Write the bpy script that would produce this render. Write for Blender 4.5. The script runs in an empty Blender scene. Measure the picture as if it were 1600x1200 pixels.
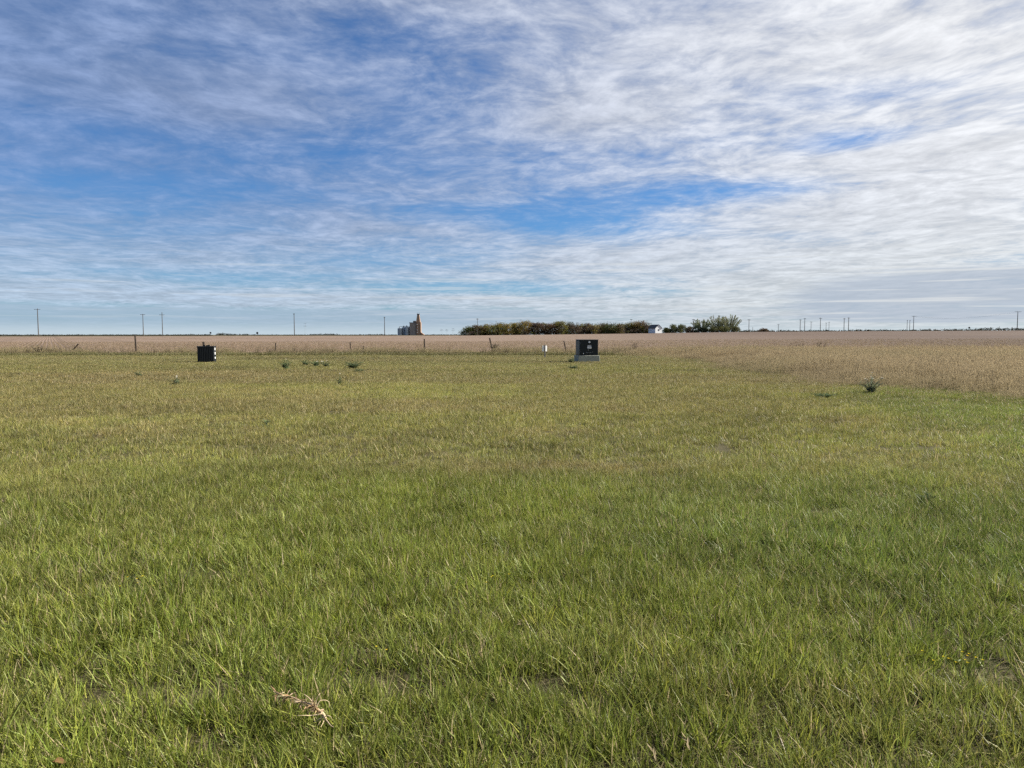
import bpy, math, random
import numpy as np
from mathutils import Vector, Matrix

R = math.radians
random.seed(11)
rng = np.random.default_rng(11)
scene = bpy.context.scene
col = scene.collection

# ------------------------------------------------------------------ camera
CAM_H, F_PX, PITCH = 1.6, 1155.0, math.atan(77 / 1155.0)      # photo pixels are 1600 x 1200
cam_data = bpy.data.cameras.new('camera')
cam = bpy.data.objects.new('camera', cam_data)
col.objects.link(cam)
cam.location = (0, 0, CAM_H)
cam.rotation_euler = (R(90) - PITCH, 0, 0)
cam_data.sensor_width = 36.0
cam_data.lens = 36.0 * F_PX / 1600.0
cam_data.clip_start = 0.05
cam_data.clip_end = 30000
scene.camera = cam

SUN_AZ, SUN_EL = R(78), R(34)            # azimuth measured clockwise from +Y (the view direction)
SUN_DIR = Vector((math.sin(SUN_AZ) * math.cos(SUN_EL), math.cos(SUN_AZ) * math.cos(SUN_EL), math.sin(SUN_EL)))
EXPOSURE = 1.4
SKY_STRENGTH = 0.05
SUN_STRENGTH = 5.0

scene.view_settings.view_transform = 'Standard'
scene.view_settings.look = 'None'
scene.view_settings.gamma = 1
scene.view_settings.use_curve_mapping = False
scene.view_settings.exposure = EXPOSURE
scene.render.engine = 'CYCLES'
scene.cycles.max_bounces = 4
scene.cycles.diffuse_bounces = 2
scene.cycles.glossy_bounces = 2
scene.cycles.transmission_bounces = 3
scene.cycles.adaptive_threshold = 0.02
scene.cycles.use_denoising = False
scene.cycles.sample_clamp_indirect = 4

sun_data = bpy.data.lights.new('sun', 'SUN')
sun_data.energy = SUN_STRENGTH
sun_data.angle = R(1.0)
sun_data.color = (1.0, 0.94, 0.85)
sun = bpy.data.objects.new('sun', sun_data)
col.objects.link(sun)
sun.rotation_euler = (-SUN_DIR).to_track_quat('-Z', 'Y').to_euler()


def ray(px, py):
    d = Vector((px - 800.0, F_PX * math.cos(PITCH) + (600 - py) * math.sin(PITCH),
                -F_PX * math.sin(PITCH) + (600 - py) * math.cos(PITCH)))
    return d.normalized()


# ------------------------------------------------------------------ world: sky with a layer of altocumulus
class NT:
    """small helper that chains shader nodes"""
    def __init__(self, tree):
        self.t = tree

    def new(self, typ, **kw):
        n = self.t.nodes.new(typ)
        for k, v in kw.items():
            setattr(n, k, v)
        return n

    def put(self, sock, v):
        if isinstance(v, (int, float, tuple, list)):
            sock.default_value = v
        else:
            self.t.links.new(v, sock)

    def m(self, op, a, b=0.0, c=0.0, clamp=False):
        n = self.new('ShaderNodeMath', operation=op, use_clamp=clamp)
        self.put(n.inputs[0], a)
        self.put(n.inputs[1], b)
        self.put(n.inputs[2], c)
        return n.outputs[0]

    def sm(self, x, lo, hi, a=0.0, b=1.0):
        n = self.new('ShaderNodeMapRange', interpolation_type='SMOOTHSTEP')
        self.put(n.inputs[0], x)
        for i, v in enumerate((lo, hi, a, b)):
            self.put(n.inputs[1 + i], v)
        return n.outputs[0]

    def lin(self, x, lo, hi, a=0.0, b=1.0):
        n = self.new('ShaderNodeMapRange')
        self.put(n.inputs[0], x)
        for i, v in enumerate((lo, hi, a, b)):
            self.put(n.inputs[1 + i], v)
        return n.outputs[0]

    def mix(self, f, a, b, mode='MIX'):
        n = self.new('ShaderNodeMix', data_type='RGBA', blend_type=mode)
        self.put(n.inputs[0], f)
        self.put(n.inputs[6], a if not isinstance(a, tuple) or len(a) == 4 else (*a, 1))
        self.put(n.inputs[7], b if not isinstance(b, tuple) or len(b) == 4 else (*b, 1))
        return n.outputs[2]

    def xyz(self, x, y, z):
        n = self.new('ShaderNodeCombineXYZ')
        for i, v in enumerate((x, y, z)):
            self.put(n.inputs[i], v)
        return n.outputs[0]

    def sep(self, v):
        n = self.new('ShaderNodeSeparateXYZ')
        self.put(n.inputs[0], v)
        return n.outputs

    def noise(self, vec, scale, detail=4.0, rough=0.55, dist=0.0, color=False):
        n = self.new('ShaderNodeTexNoise')
        self.put(n.inputs['Vector'], vec)
        n.inputs['Scale'].default_value = scale
        n.inputs['Detail'].default_value = detail
        n.inputs['Roughness'].default_value = rough
        n.inputs['Distortion'].default_value = dist
        return n.outputs['Color' if color else 'Fac']


world = bpy.data.worlds.new('World')
scene.world = world
world.use_nodes = True
wt = world.node_tree
wt.nodes.clear()
W = NT(wt)
sky = W.new('ShaderNodeTexSky', sky_type='NISHITA')
sky.sun_disc = False
sky.sun_elevation = SUN_EL
sky.sun_rotation = SUN_AZ
sky.altitude = 500
sky.air_density = 1.0
sky.dust_density = 0.6
sky.ozone_density = 2.2
tc = W.new('ShaderNodeTexCoord')
X, Y, Z = W.sep(tc.outputs['Generated'])
zc = W.m('MAXIMUM', Z, 0.0)
den = W.m('ADD', zc, 0.085)
U = W.m('DIVIDE', X, den)
V = W.m('DIVIDE', Y, den)
AZ = W.m('ARCTAN2', X, Y)
EL = W.m('ARCSINE', zc)


def az_el(px, py):
    d = ray(px, py)
    return math.atan2(d.x, d.y), math.asin(d.z)


AE = W.xyz(AZ, EL, 0.0)


def blob(px, py, rx, ry, w, acc=0.0):
    """soft elliptic patch of the sky where the layer is thinner (w < 0) or thicker, added to acc"""
    a0, e0 = az_el(px, py)
    n = W.new('ShaderNodeVectorMath', operation='MULTIPLY_ADD')
    W.put(n.inputs[0], AE)
    n.inputs[1].default_value = (F_PX / rx, F_PX / ry, 0)
    n.inputs[2].default_value = (-a0 * F_PX / rx, -e0 * F_PX / ry, 0)
    d = W.new('ShaderNodeVectorMath', operation='DOT_PRODUCT')
    W.put(d.inputs[0], n.outputs[0])
    W.put(d.inputs[1], n.outputs[0])
    return W.m('MULTIPLY_ADD', W.m('POWER', math.exp(-1), d.outputs['Value']), w, acc)


P0 = W.xyz(U, V, 3.7)
warp = W.noise(P0, 0.9, 3, 0.5, color=True)
wx, wy, wz = W.sep(warp)
U1 = W.m('ADD', U, W.m('MULTIPLY_ADD', wx, 0.6, -0.30))
V1 = W.m('ADD', V, W.m('MULTIPLY_ADD', wy, 0.6, -0.30))
# the ripples of the layer run a little askew to the view
Ur = W.m('MULTIPLY_ADD', V1, 0.10, U1)
Vr = W.m('MULTIPLY_ADD', W.m('MULTIPLY', U1, U1), 0.04, V1)
big = W.noise(W.xyz(W.m('MULTIPLY', Ur, 0.7), Vr, 0.0), 1.05, 4, 0.55)
mid = W.noise(W.xyz(Ur, Vr, 2.0), 4.8, 6, 0.62, 0.08)
fine = W.noise(W.xyz(Ur, Vr, 9.0), 13.0, 5, 0.64, 0.12)

BLOBS = ((170, 290, 240, 22, -.11), (420, 305, 180, 18, -.07), (90, 195, 150, 22, -.06), (560, 250, 130, 36, -.08),
         (930, 348, 160, 24, -.17), (800, 330, 160, 26, -.10), (1090, 305, 150, 20, -.15), (1250, 290, 120, 14, -.10),
         (1320, 222, 80, 16, -.20), (690, 140, 200, 70, -.09), (560, 70, 160, 40, -.06), (850, 250, 150, 40, -.08), (1400, 140, 120, 22, -.09),
         (760, 452, 280, 13, -.20), (330, 432, 260, 8, -.07), (250, 462, 420, 18, .14), (500, 345, 170, 36, .09),
         (60, 390, 260, 40, .12), (1300, 60, 420, 110, .06), (1150, 440, 330, 60, .14), (420, 465, 420, 10, .16),
         (180, 60, 330, 60, .08), (1450, 300, 260, 60, .12), (900, 170, 160, 60, .06), (300, 160, 220, 40, .08))
cover = W.sm(AZ, -0.55, 0.50, 0.055, 0.15)
for b in BLOBS:
    cover = blob(*b, acc=cover)
dens = W.m('MULTIPLY_ADD', big, 0.44, W.m('MULTIPLY_ADD', mid, 0.36, W.m('MULTIPLY', fine, 0.24)))
dens = W.m('ADD', dens, cover)
alpha = W.sm(dens, 0.37, 0.77)
# light scattered through the thin layer grows towards the sun
sd = W.new('ShaderNodeVectorMath', operation='DOT_PRODUCT')
W.put(sd.inputs[0], tc.outputs['Generated'])
sd.inputs[1].default_value = SUN_DIR
cosg = sd.outputs['Value']
fwd = W.sm(cosg, -0.15, 0.85)
K = 1.0 / SKY_STRENGTH / (2 ** EXPOSURE)
shade = W.m('MULTIPLY_ADD', W.sm(mid, 0.30, 0.70), 0.30, 0.80)
shade = W.m('MULTIPLY', shade, W.m('MULTIPLY_ADD', W.sm(fine, 0.3, 0.7), 0.16, 0.94))
base_c = W.mix(fwd, (0.25, 0.345, 0.57), (0.90, 0.90, 0.895))
lowf = W.sm(EL, 0.20, 0.02)
base_c = W.mix(W.m('MULTIPLY', lowf, 0.75), base_c, W.mix(W.sm(AZ, -0.6, 0.6), (0.56, 0.68, 0.80), (0.72, 0.74, 0.74)))
lumc = W.new('ShaderNodeVectorMath', operation='SCALE')
W.put(lumc.inputs[0], base_c)
W.put(lumc.inputs['Scale'], W.m('MULTIPLY', shade, K))
cloud_col = lumc.outputs[0]
skyc = W.mix(1.0, sky.outputs[0], (0.36, 0.61, 0.90, 1), 'MULTIPLY')
c1 = W.mix(W.m('MULTIPLY', alpha, 0.92), skyc, cloud_col)
# low blue-grey sheet near the horizon, with a soft streaky upper rim
st = W.noise(W.xyz(W.m('MULTIPLY', AZ, 2.2), W.m('MULTIPLY', EL, 70), 1.0), 1.0, 4, 0.55)
ste = W.m('ADD', EL, W.m('MULTIPLY_ADD', st, 0.014, -0.007))
low_left = W.m('MULTIPLY', W.sm(ste, 0.0315, 0.0345, 1, 0), W.sm(AZ, -0.1, 0.18, 0.75, 0.20))
low_right = W.m('MULTIPLY', W.sm(W.m('ADD', blob(1580, 462, 330, 46, 1.0), W.m('MULTIPLY_ADD', st, 0.8, -0.4)), 0.35, 0.62), 0.75)
low = W.m('MAXIMUM', low_left, low_right)
greyb = W.mix(W.sm(AZ, -0.5, 0.6), (0.36 * K, 0.49 * K, 0.62 * K), (0.43 * K, 0.50 * K, 0.61 * K))
c2 = W.mix(low, c1, greyb)
# thin white streaks lying on it
stk = W.noise(W.xyz(W.m('MULTIPLY', AZ, 5.0), W.m('MULTIPLY', EL, 210), 5.0), 1.0, 4, 0.5)
stm = W.m('MULTIPLY', W.sm(stk, 0.54, 0.68), W.m('MULTIPLY', W.sm(EL, 0.008, 0.03), W.sm(EL, 0.13, 0.07)))
streak = W.m('MULTIPLY', stm, W.sm(AZ, -0.5, 0.6, 0.25, 0.75))
c3 = W.mix(streak, c2, (0.74 * K, 0.77 * K, 0.79 * K))
# pale air right above the horizon
c4 = W.mix(W.sm(EL, 0.020, 0.0, 0.0, 0.70), c3, (0.62 * K, 0.72 * K, 0.78 * K))
bg = W.new('ShaderNodeBackground')
W.put(bg.inputs['Color'], c4)
bg.inputs['Strength'].default_value = SKY_STRENGTH
wo = W.new('ShaderNodeOutputWorld')
wt.links.new(bg.outputs[0], wo.inputs[0])
world.cycles.sampling_method = 'NONE'


# ------------------------------------------------------------------ terrain
def sstep(x, a, b):
    t = np.clip((np.asarray(x, float) - a) / (b - a), 0, 1)
    return t * t * (3 - 2 * t)


_tab = np.random.default_rng(5).random((256, 256))


def vnoise(x, y, s=1.0, seed=0):
    x = np.asarray(x, float) * s + seed * 17.31
    y = np.asarray(y, float) * s + seed * 7.77
    xi = np.floor(x).astype(int)
    yi = np.floor(y).astype(int)
    fx, fy = x - xi, y - yi
    fx = fx * fx * (3 - 2 * fx)
    fy = fy * fy * (3 - 2 * fy)
    a, b = _tab[xi % 256, yi % 256], _tab[(xi + 1) % 256, yi % 256]
    c, d = _tab[xi % 256, (yi + 1) % 256], _tab[(xi + 1) % 256, (yi + 1) % 256]
    return (a * (1 - fx) + b * fx) * (1 - fy) + (c * (1 - fx) + d * fx) * fy


def fbm(x, y, s=1.0, seed=0, o=4):
    r, w, tot = 0.0, 1.0, 0.0
    for k in range(o):
        r = r + w * vnoise(x, y, s * 2 ** k, seed + k * 3)
        tot += w
        w *= 0.55
    return r / tot


def terrain(x, y):
    """the lawn is flat; the field beyond climbs gently towards the right"""
    x = np.asarray(x, float)
    y = np.asarray(y, float)
    yy = np.maximum(y, 62.0)
    t = x / yy
    H = np.interp(t, [-3, -0.75, -0.07, 0.06, 0.17, 0.31, 0.5, 0.72, 3.0],
                  [0.45, 0.5, 1.1, 1.7, 2.3, 3.15, 3.6, 4.0, 4.2])
    g = np.clip((y - 66.0) / 340.0, 0, 1)
    g = np.where(g < 0.12, g * g / 0.24, g - 0.06) / 0.94
    z = H * g
    z = z - np.clip((y - 480) / 900.0, 0, 1) * np.maximum(H - 0.6, 0) * 1.0
    return z


def tz(x, y):
    return float(terrain(x, y))


def ground_at(px, py):
    """where the photo's line of sight meets the flat lawn"""
    d = ray(px, py)
    k = CAM_H / -d.z
    return Vector((d.x * k, d.y * k, 0.0))


def at(px, py, depth):
    d = ray(px, py)
    k = depth / d.y
    return Vector((d.x * k, depth, CAM_H + d.z * k))


# ------------------------------------------------------------------ materials
MATS = {}


def mat(name):
    m = bpy.data.materials.new(name)
    m.use_nodes = True
    m.node_tree.nodes.clear()
    MATS[name] = m
    return m, NT(m.node_tree)


def finish(n, shader):
    o = n.new('ShaderNodeOutputMaterial')
    n.t.links.new(shader, o.inputs[0])


def principled(n, color, rough=0.7, spec=0.3, metal=0.0, bump=None, bstr=0.3, bdist=0.01):
    p = n.new('ShaderNodeBsdfPrincipled')
    n.put(p.inputs['Base Color'], color if not isinstance(color, tuple) else (*color[:3], 1))
    n.put(p.inputs['Roughness'], rough)
    n.put(p.inputs['Specular IOR Level'], spec)
    n.put(p.inputs['Metallic'], metal)
    if bump is not None:
        b = n.new('ShaderNodeBump')
        b.inputs['Strength'].default_value = bstr
        b.inputs['Distance'].default_value = bdist
        n.put(b.inputs['Height'], bump)
        n.t.links.new(b.outputs[0], p.inputs['Normal'])
    return p.outputs[0]


def simple(name, c, rough=0.7, spec=0.3, metal=0.0, var=0.25, scale=6.0, bump=0.2):
    m, n = mat(name)
    t = n.new('ShaderNodeTexCoord')
    f = n.noise(t.outputs['Object'], scale, 5, 0.6)
    k = n.lin(f, 0.25, 0.75, 1 - var, 1 + var)
    cc = n.mix(1.0, (*c, 1), n.xyz(k, k, k), 'MULTIPLY')
    finish(n, principled(n, cc, rough, spec, metal, f, bump, 0.01))
    return m


def foliage(name, transl=0.30):
    """colour comes from the per-leaf colour attribute of the mesh"""
    m, n = mat(name)
    a = n.new('ShaderNodeAttribute', attribute_name='leafcol')
    df = n.new('ShaderNodeBsdfDiffuse')
    n.put(df.inputs[0], a.outputs['Color'])
    tr = n.new('ShaderNodeBsdfTranslucent')
    n.put(tr.inputs[0], a.outputs['Color'])
    mx = n.new('ShaderNodeMixShader')
    mx.inputs[0].default_value = transl
    n.t.links.new(df.outputs[0], mx.inputs[1])
    n.t.links.new(tr.outputs[0], mx.inputs[2])
    finish(n, mx.outputs[0])
    return m


def grass_mat(name, transl=0.36, rough=0.48, spec=0.24, yel=(1.4, 1.17, 0.75, 1), straw=(0.36, 0.29, 0.16, 1)):
    """tuft tint (instance) x blade shade (mesh), with some straw-dry blades"""
    m, n = mat(name)
    tint = n.new('ShaderNodeAttribute', attribute_name='tint', attribute_type='INSTANCER')
    b = n.new('ShaderNodeAttribute', attribute_name='leafcol')
    r_, g_, b_ = n.new('ShaderNodeSeparateColor').outputs[:3]
    sepn = r_.node
    n.put(sepn.inputs[0], b.outputs['Color'])
    # r: shade of the blade, g: yellowing, b: dry
    green = n.mix(g_, tint.outputs['Color'], n.mix(1.0, tint.outputs['Color'], yel, 'MULTIPLY'))
    c = n.mix(b_, green, straw)
    c = n.mix(1.0, c, n.xyz(r_, r_, r_), 'MULTIPLY')
    p = principled(n, c, rough, spec)
    tr = n.new('ShaderNodeBsdfTranslucent')
    n.put(tr.inputs[0], c)
    mx = n.new('ShaderNodeMixShader')
    mx.inputs[0].default_value = transl
    n.t.links.new(p, mx.inputs[1])
    n.t.links.new(tr.outputs[0], mx.inputs[2])
    finish(n, mx.outputs[0])
    return m


M_FOL = foliage('leaf_foliage')
M_GRASS = grass_mat('grass_blades')
M_DRY = grass_mat('dry_grass_blades', 0.42, 0.8, 0.05, (1.08, 1.05, 0.90, 1), (0.285, 0.232, 0.146, 1))
M_BARK = simple('bark', (0.10, 0.08, 0.06), 0.9, 0.1)
M_POLE = simple('pole_wood', (0.075, 0.065, 0.055), 0.9, 0.1, 0, 0.3, 3.0)
M_POST = simple('weathered_post', (0.042, 0.034, 0.028), 0.9, 0.1, 0, 0.35, 12.0)
M_STEEL = simple('rusty_steel_post', (0.06, 0.045, 0.035), 0.7, 0.3, 0.3, 0.4, 14.0)
M_CAB = simple('dark_cabinet_paint', (0.006, 0.011, 0.012), 0.5, 0.25, 0, 0.25, 5.0, 0.05)
M_CABSIDE = simple('grey_cabinet_side', (0.10, 0.10, 0.095), 0.6, 0.3, 0, 0.2, 5.0, 0.05)  # lighter grey than the cabinet paint
M_CONC = simple('concrete', (0.25, 0.26, 0.215), 0.9, 0.2, 0, 0.22, 9.0, 0.4)
M_WHITE = simple('white_paint', (0.75, 0.75, 0.73), 0.5, 0.4, 0, 0.06, 8.0, 0.05)
M_LABEL = simple('label_print_grey', (0.30, 0.31, 0.32), 0.6, 0.3, 0, 0.1, 20.0, 0.0)
M_BLACKP = simple('black_plastic', (0.004, 0.006, 0.008), 0.5, 0.2, 0, 0.3, 6.0, 0.05)
M_ROOF = simple('dark_shingle_roof', (0.055, 0.065, 0.075), 0.85, 0.2, 0, 0.15, 2.0)
M_SIDING = simple('white_siding', (0.72, 0.74, 0.74), 0.6, 0.3, 0, 0.08, 1.0)
M_GLASS = simple('dark_window_glass', (0.03, 0.035, 0.04), 0.1, 0.5, 0, 0.1, 1.0, 0.0)
M_BIN = simple('galvanised_bin', (0.26, 0.30, 0.33), 0.55, 0.4, 0.2, 0.12, 0.25)
M_ELEV = simple('tan_elevator_siding', (0.27, 0.175, 0.115), 0.85, 0.2, 0, 0.25, 0.25)
M_ELEVG = simple('grey_brown_elevator_siding', (0.22, 0.195, 0.175), 0.85, 0.2, 0, 0.2, 0.25)
M_ELEVD = simple('dark_elevator_trim', (0.055, 0.055, 0.06), 0.85, 0.2, 0, 0.2, 0.25)
M_ROOT = simple('dry_root', (0.40, 0.31, 0.195), 0.85, 0.2, 0, 0.3, 60.0)
M_SIGNBACK = simple('dark_sign_back', (0.05, 0.05, 0.055), 0.6, 0.4)


def zone_tint(x, y):
    """the lawn's own colour: green and lush near the road, drier and shorter further out"""
    x = np.asarray(x, float)
    y = np.asarray(y, float)
    n1 = fbm(x, y, 0.16, 1)
    n2 = fbm(x, y, 0.55, 2)
    n3 = fbm(x, y, 1.7, 3)
    lush = 1 - sstep(y + (n1 - 0.5) * 7 - x * 0.10, 5.5, 13.0)
    right = sstep(x - 0.32 * y + (n1 - .5) * 4, 0.0, 5.0) * (1 - sstep(y, 26, 34))
    right = np.maximum(right, 0.9 * np.exp(-(((x - 13) / 5.5) ** 2 + ((y - 18) / 4.5) ** 2)))
    g = np.clip(np.maximum(lush, right * 0.75), 0, 1)
    brown = np.clip(1.1 * np.exp(-(((x + 13) / 9) ** 2 + ((y - 29) / 4.5) ** 2)) * (0.5 + n2)
                    + 0.8 * np.exp(-(((x - 0.6) / 2.2) ** 2 + ((y - 8.7) / 0.55) ** 2)) * (0.4 + n3)
                    + 0.45 * np.exp(-(((x - 7.5) / 3.2) ** 2 + ((y - 26) / 3.5) ** 2))
                    + sstep(n2, 0.56, 0.74) * 0.5 * (1 - 0.6 * g), 0, 0.9)
    far = sstep(y, 28, 50)
    green = np.array([0.139, 0.180, 0.033])
    bluegreen = np.array([0.086, 0.138, 0.035])
    olive = np.array([0.158, 0.168, 0.050])
    brownc = np.array([0.160, 0.140, 0.066])
    farc = np.array([0.143, 0.146, 0.060])
    g3, b3 = g[..., None], brown[..., None]
    c = olive * (1 - far[..., None]) + farc * far[..., None]
    gg = green + (bluegreen - green) * 0.6 * sstep(n1 + right * 0.18, 0.50, 0.75)[..., None]
    c = c * (1 - g3) + gg * g3
    c = c * (1 - b3) + brownc * b3
    band = fbm(x * 0.35, y, 0.42, 7)
    c = c * (0.62 + 0.76 * n3 + 0.45 * (n2 - .5) + 0.75 * (band - .5) * sstep(y, 5, 10))[..., None]
    dryb = (sstep(fbm(x * 0.4, y, 0.3, 8), 0.50, 0.68) * 0.38 * (1 - g) * sstep(y, 8, 12))[..., None]
    c = c * (1 - dryb) + brownc * dryb
    return c


def ground_material():
    m, n = mat('lawn_soil')
    g = n.new('ShaderNodeNewGeometry')
    p = g.outputs['Position']
    px_, py_, pz_ = n.sep(p)
    a = n.noise(p, 0.35, 6, 0.6)
    b = n.noise(p, 9.0, 6, 0.65)
    near = n.mix(a, (0.045, 0.040, 0.022, 1), (0.085, 0.075, 0.035, 1))
    farc = n.mix(a, (0.10, 0.095, 0.040, 1), (0.14, 0.12, 0.055, 1))
    c = n.mix(n.sm(py_, 10, 40), near, farc)
    beyond = n.mix(n.noise(p, 0.01, 4), (0.055, 0.050, 0.030, 1), (0.10, 0.085, 0.05, 1))
    c = n.mix(n.sm(py_, 380, 400), c, beyond)
    k = n.lin(b, 0.2, 0.8, 0.55, 1.4)
    c = n.mix(1.0, c, n.xyz(k, k, k), 'MULTIPLY')
    finish(n, principled(n, c, 0.95, 0.1, 0, b, 0.6, 0.05))
    return m


ROW_AZ = R(-32.0)


def field_material():
    m, n = mat('stubble')
    g = n.new('ShaderNodeNewGeometry')
    p = g.outputs['Position']
    x, y, z = n.sep(p)
    across = n.m('MULTIPLY_ADD', x, math.cos(ROW_AZ), n.m('MULTIPLY', y, -math.sin(ROW_AZ)))
    along = n.m('MULTIPLY_ADD', x, math.sin(ROW_AZ), n.m('MULTIPLY', y, math.cos(ROW_AZ)))
    wob = n.noise(n.xyz(n.m('MULTIPLY', across, 0.02), n.m('MULTIPLY', along, 0.008), 0.0), 1.0, 2)
    ac = n.m('MULTIPLY_ADD', wob, 0.7, across)
    saw = n.m('SINE', n.m('MULTIPLY', ac, 2 * math.pi / 0.62))
    rows = n.sm(saw, -0.2, 0.9)
    sw = n.noise(n.xyz(n.m('MULTIPLY', ac, 0.11), n.m('MULTIPLY', along, 0.006), 3.0), 1.0, 4, 0.6)
    patch = n.noise(p, 0.02, 5, 0.6)
    fine = n.noise(n.xyz(n.m('MULTIPLY', ac, 2.0), n.m('MULTIPLY', along, 0.5), 0.0), 2.0, 5, 0.7)
    c = n.mix(n.sm(patch, 0.3, 0.7), (0.172, 0.124, 0.093, 1), (0.200, 0.149, 0.112, 1))
    # darker, redder brown to the right: backlit side painted into the residue colour
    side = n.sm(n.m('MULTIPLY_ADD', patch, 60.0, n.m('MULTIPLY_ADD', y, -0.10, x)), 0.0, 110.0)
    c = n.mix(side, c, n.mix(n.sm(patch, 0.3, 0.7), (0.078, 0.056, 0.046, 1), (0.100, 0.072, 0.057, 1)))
    dark = n.m('MULTIPLY', rows, 0.72)
    tram = n.sm(n.m('SINE', n.m('MULTIPLY', ac, 2 * math.pi / 11.0)), 0.93, 0.99, 0.0, 0.4)
    c = n.mix(n.m('MAXIMUM', dark, tram), c, (0.075, 0.056, 0.04, 1))
    k = n.m('MULTIPLY', n.lin(sw, 0.25, 0.75, 0.84, 1.14), n.lin(fine, 0.25, 0.75, 0.75, 1.22))
    c = n.mix(1.0, c, n.xyz(k, k, k), 'MULTIPLY')
    finish(n, principled(n, c, 0.95, 0.1, 0, fine, 0.5, 0.08))
    return m


M_GROUND = ground_material()
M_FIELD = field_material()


# ------------------------------------------------------------------ mesh helpers
def tag(o, label=None, cat=None, group=None, kind=None):
    if label:
        o['label'] = label
    if cat:
        o['category'] = cat
    if group:
        o['group'] = group
    if kind:
        o['kind'] = kind
    return o


def empty(name, loc, rz=0.0):
    o = bpy.data.objects.new(name, None)
    o.empty_display_size = 0.2
    o.location = loc
    o.rotation_euler = (0, 0, rz)
    col.objects.link(o)
    return o


class MB:
    def __init__(self):
        self.v, self.f, self.c = [], [], []

    def add(self, vs, fs, c=None):
        k = len(self.v)
        self.v += [tuple(p) for p in vs]
        self.f += [tuple(i + k for i in f) for f in fs]
        self.c += [c if c is not None else (1, 1, 1)] * len(vs)

    def box(self, c, s, rot=None, taper=1.0, ytaper=None):
        cx, cy, cz = c
        sx, sy, sz = s[0] / 2, s[1] / 2, s[2] / 2
        ty = taper if ytaper is None else ytaper
        vs = [Vector((x * sx * (taper if z > 0 else 1), y * sy * (ty if z > 0 else 1), z * sz))
              for z in (-1, 1) for x, y in ((-1, -1), (1, -1), (1, 1), (-1, 1))]
        if rot is not None:
            vs = [rot @ v for v in vs]
        vs = [v + Vector(c) for v in vs]
        self.add(vs, [(3, 2, 1, 0), (4, 5, 6, 7), (0, 1, 5, 4), (1, 2, 6, 5), (2, 3, 7, 6), (3, 0, 4, 7)])
        return self

    def tube(self, pts, radii, n=6, cap=True, c=None):
        pts = [Vector(p) for p in pts]
        vs, fs = [], []
        for i, p in enumerate(pts):
            d = (pts[min(i + 1, len(pts) - 1)] - pts[max(i - 1, 0)]).normalized()
            a = d.cross(Vector((0.13, 0.97, 0.21)))
            if a.length < 0.05:
                a = d.cross(Vector((1, 0, 0)))
            a.normalize()
            b = d.cross(a)
            r = radii[i] if isinstance(radii, (list, tuple)) else radii
            for k in range(n):
                t = 2 * math.pi * k / n
                vs.append(p + a * (r * math.cos(t)) + b * (r * math.sin(t)))
        for i in range(len(pts) - 1):
            for k in range(n):
                k2 = (k + 1) % n
                fs.append((i * n + k, i * n + k2, (i + 1) * n + k2, (i + 1) * n + k))
        if cap:
            fs.append(tuple(range(n))[::-1])
            fs.append(tuple((len(pts) - 1) * n + k for k in range(n)))
        self.add(vs, fs, c)
        return self

    def prism(self, outline, z0, z1, scale_top=1.0):
        n = len(outline)
        vs = [(x, y, z0) for x, y in outline] + [(x * scale_top, y * scale_top, z1) for x, y in outline]
        fs = [tuple(range(n))[::-1], tuple(range(n, 2 * n))]
        fs += [(k, (k + 1) % n, n + (k + 1) % n, n + k) for k in range(n)]
        self.add(vs, fs)
        return self

    def leaf(self, p, d, side, L, wd, c, bend=0.25):
        """a small folded leaf, four corners"""
        p, d, side = Vector(p), Vector(d), Vector(side)
        nrm = d.cross(side).normalized()
        m_ = p + d * (L * 0.45) + nrm * (bend * L * 0.25)
        e = p + d * L
        self.add([p, m_ + side * (wd / 2), e, m_ - side * (wd / 2)], [(0, 1, 2), (0, 2, 3)], c)

    def mesh(self, name, material, smooth=False, colors=False):
        me = bpy.data.meshes.new(name)
        me.from_pydata(self.v, [], self.f)
        if colors:
            at_ = me.attributes.new('leafcol', 'FLOAT_COLOR', 'POINT')
            arr = np.ones((len(self.v), 4), np.float32)
            arr[:, :3] = np.array(self.c, np.float32)
            at_.data.foreach_set('color', arr.ravel())
        me.materials.append(material)
        if smooth:
            me.polygons.foreach_set('use_smooth', [True] * len(me.polygons))
        me.update()
        return me

    def build(self, name, material, parent=None, smooth=False, colors=False, bevel=0.0):
        o = bpy.data.objects.new(name, self.mesh(name, material, smooth, colors))
        col.objects.link(o)
        if parent is not None:
            o.parent = parent
        if bevel:
            b = o.modifiers.new('bevel', 'BEVEL')
            b.width = bevel
            b.segments = 2
            b.limit_method = 'ANGLE'
        return o


# ------------------------------------------------------------------ the setting: ground and field
def lines(spec):
    out = []
    for a, b, n in spec:
        out += list(np.linspace(a, b, n, endpoint=False))
    return out


ys = lines([(-60, 60, 24), (60, 66, 4), (66, 140, 20), (140, 400, 26), (400, 480, 4), (480, 1400, 12), (1400, 9000, 10)]) + [9000]
xs_pos = lines([(10, 300, 29), (300, 700, 10), (700, 2000, 8), (2000, 9000, 6)]) + [9000]
xs = [-x for x in xs_pos[::-1]] + [0.0] + xs_pos


def sheet(name, xs, ys, lift, material):
    gx, gy = np.meshgrid(xs, ys)
    z = terrain(gx, gy) + lift
    vs = np.stack([gx, gy, z], -1).reshape(-1, 3)
    nx = len(xs)
    fs = [(j * nx + i, j * nx + i + 1, (j + 1) * nx + i + 1, (j + 1) * nx + i)
          for j in range(len(ys) - 1) for i in range(nx - 1)]
    me = bpy.data.meshes.new(name)
    me.from_pydata(vs.tolist(), [], fs)
    me.polygons.foreach_set('use_smooth', [True] * len(me.polygons))
    me.materials.append(material)
    o = bpy.data.objects.new(name, me)
    col.objects.link(o)
    return o


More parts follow.
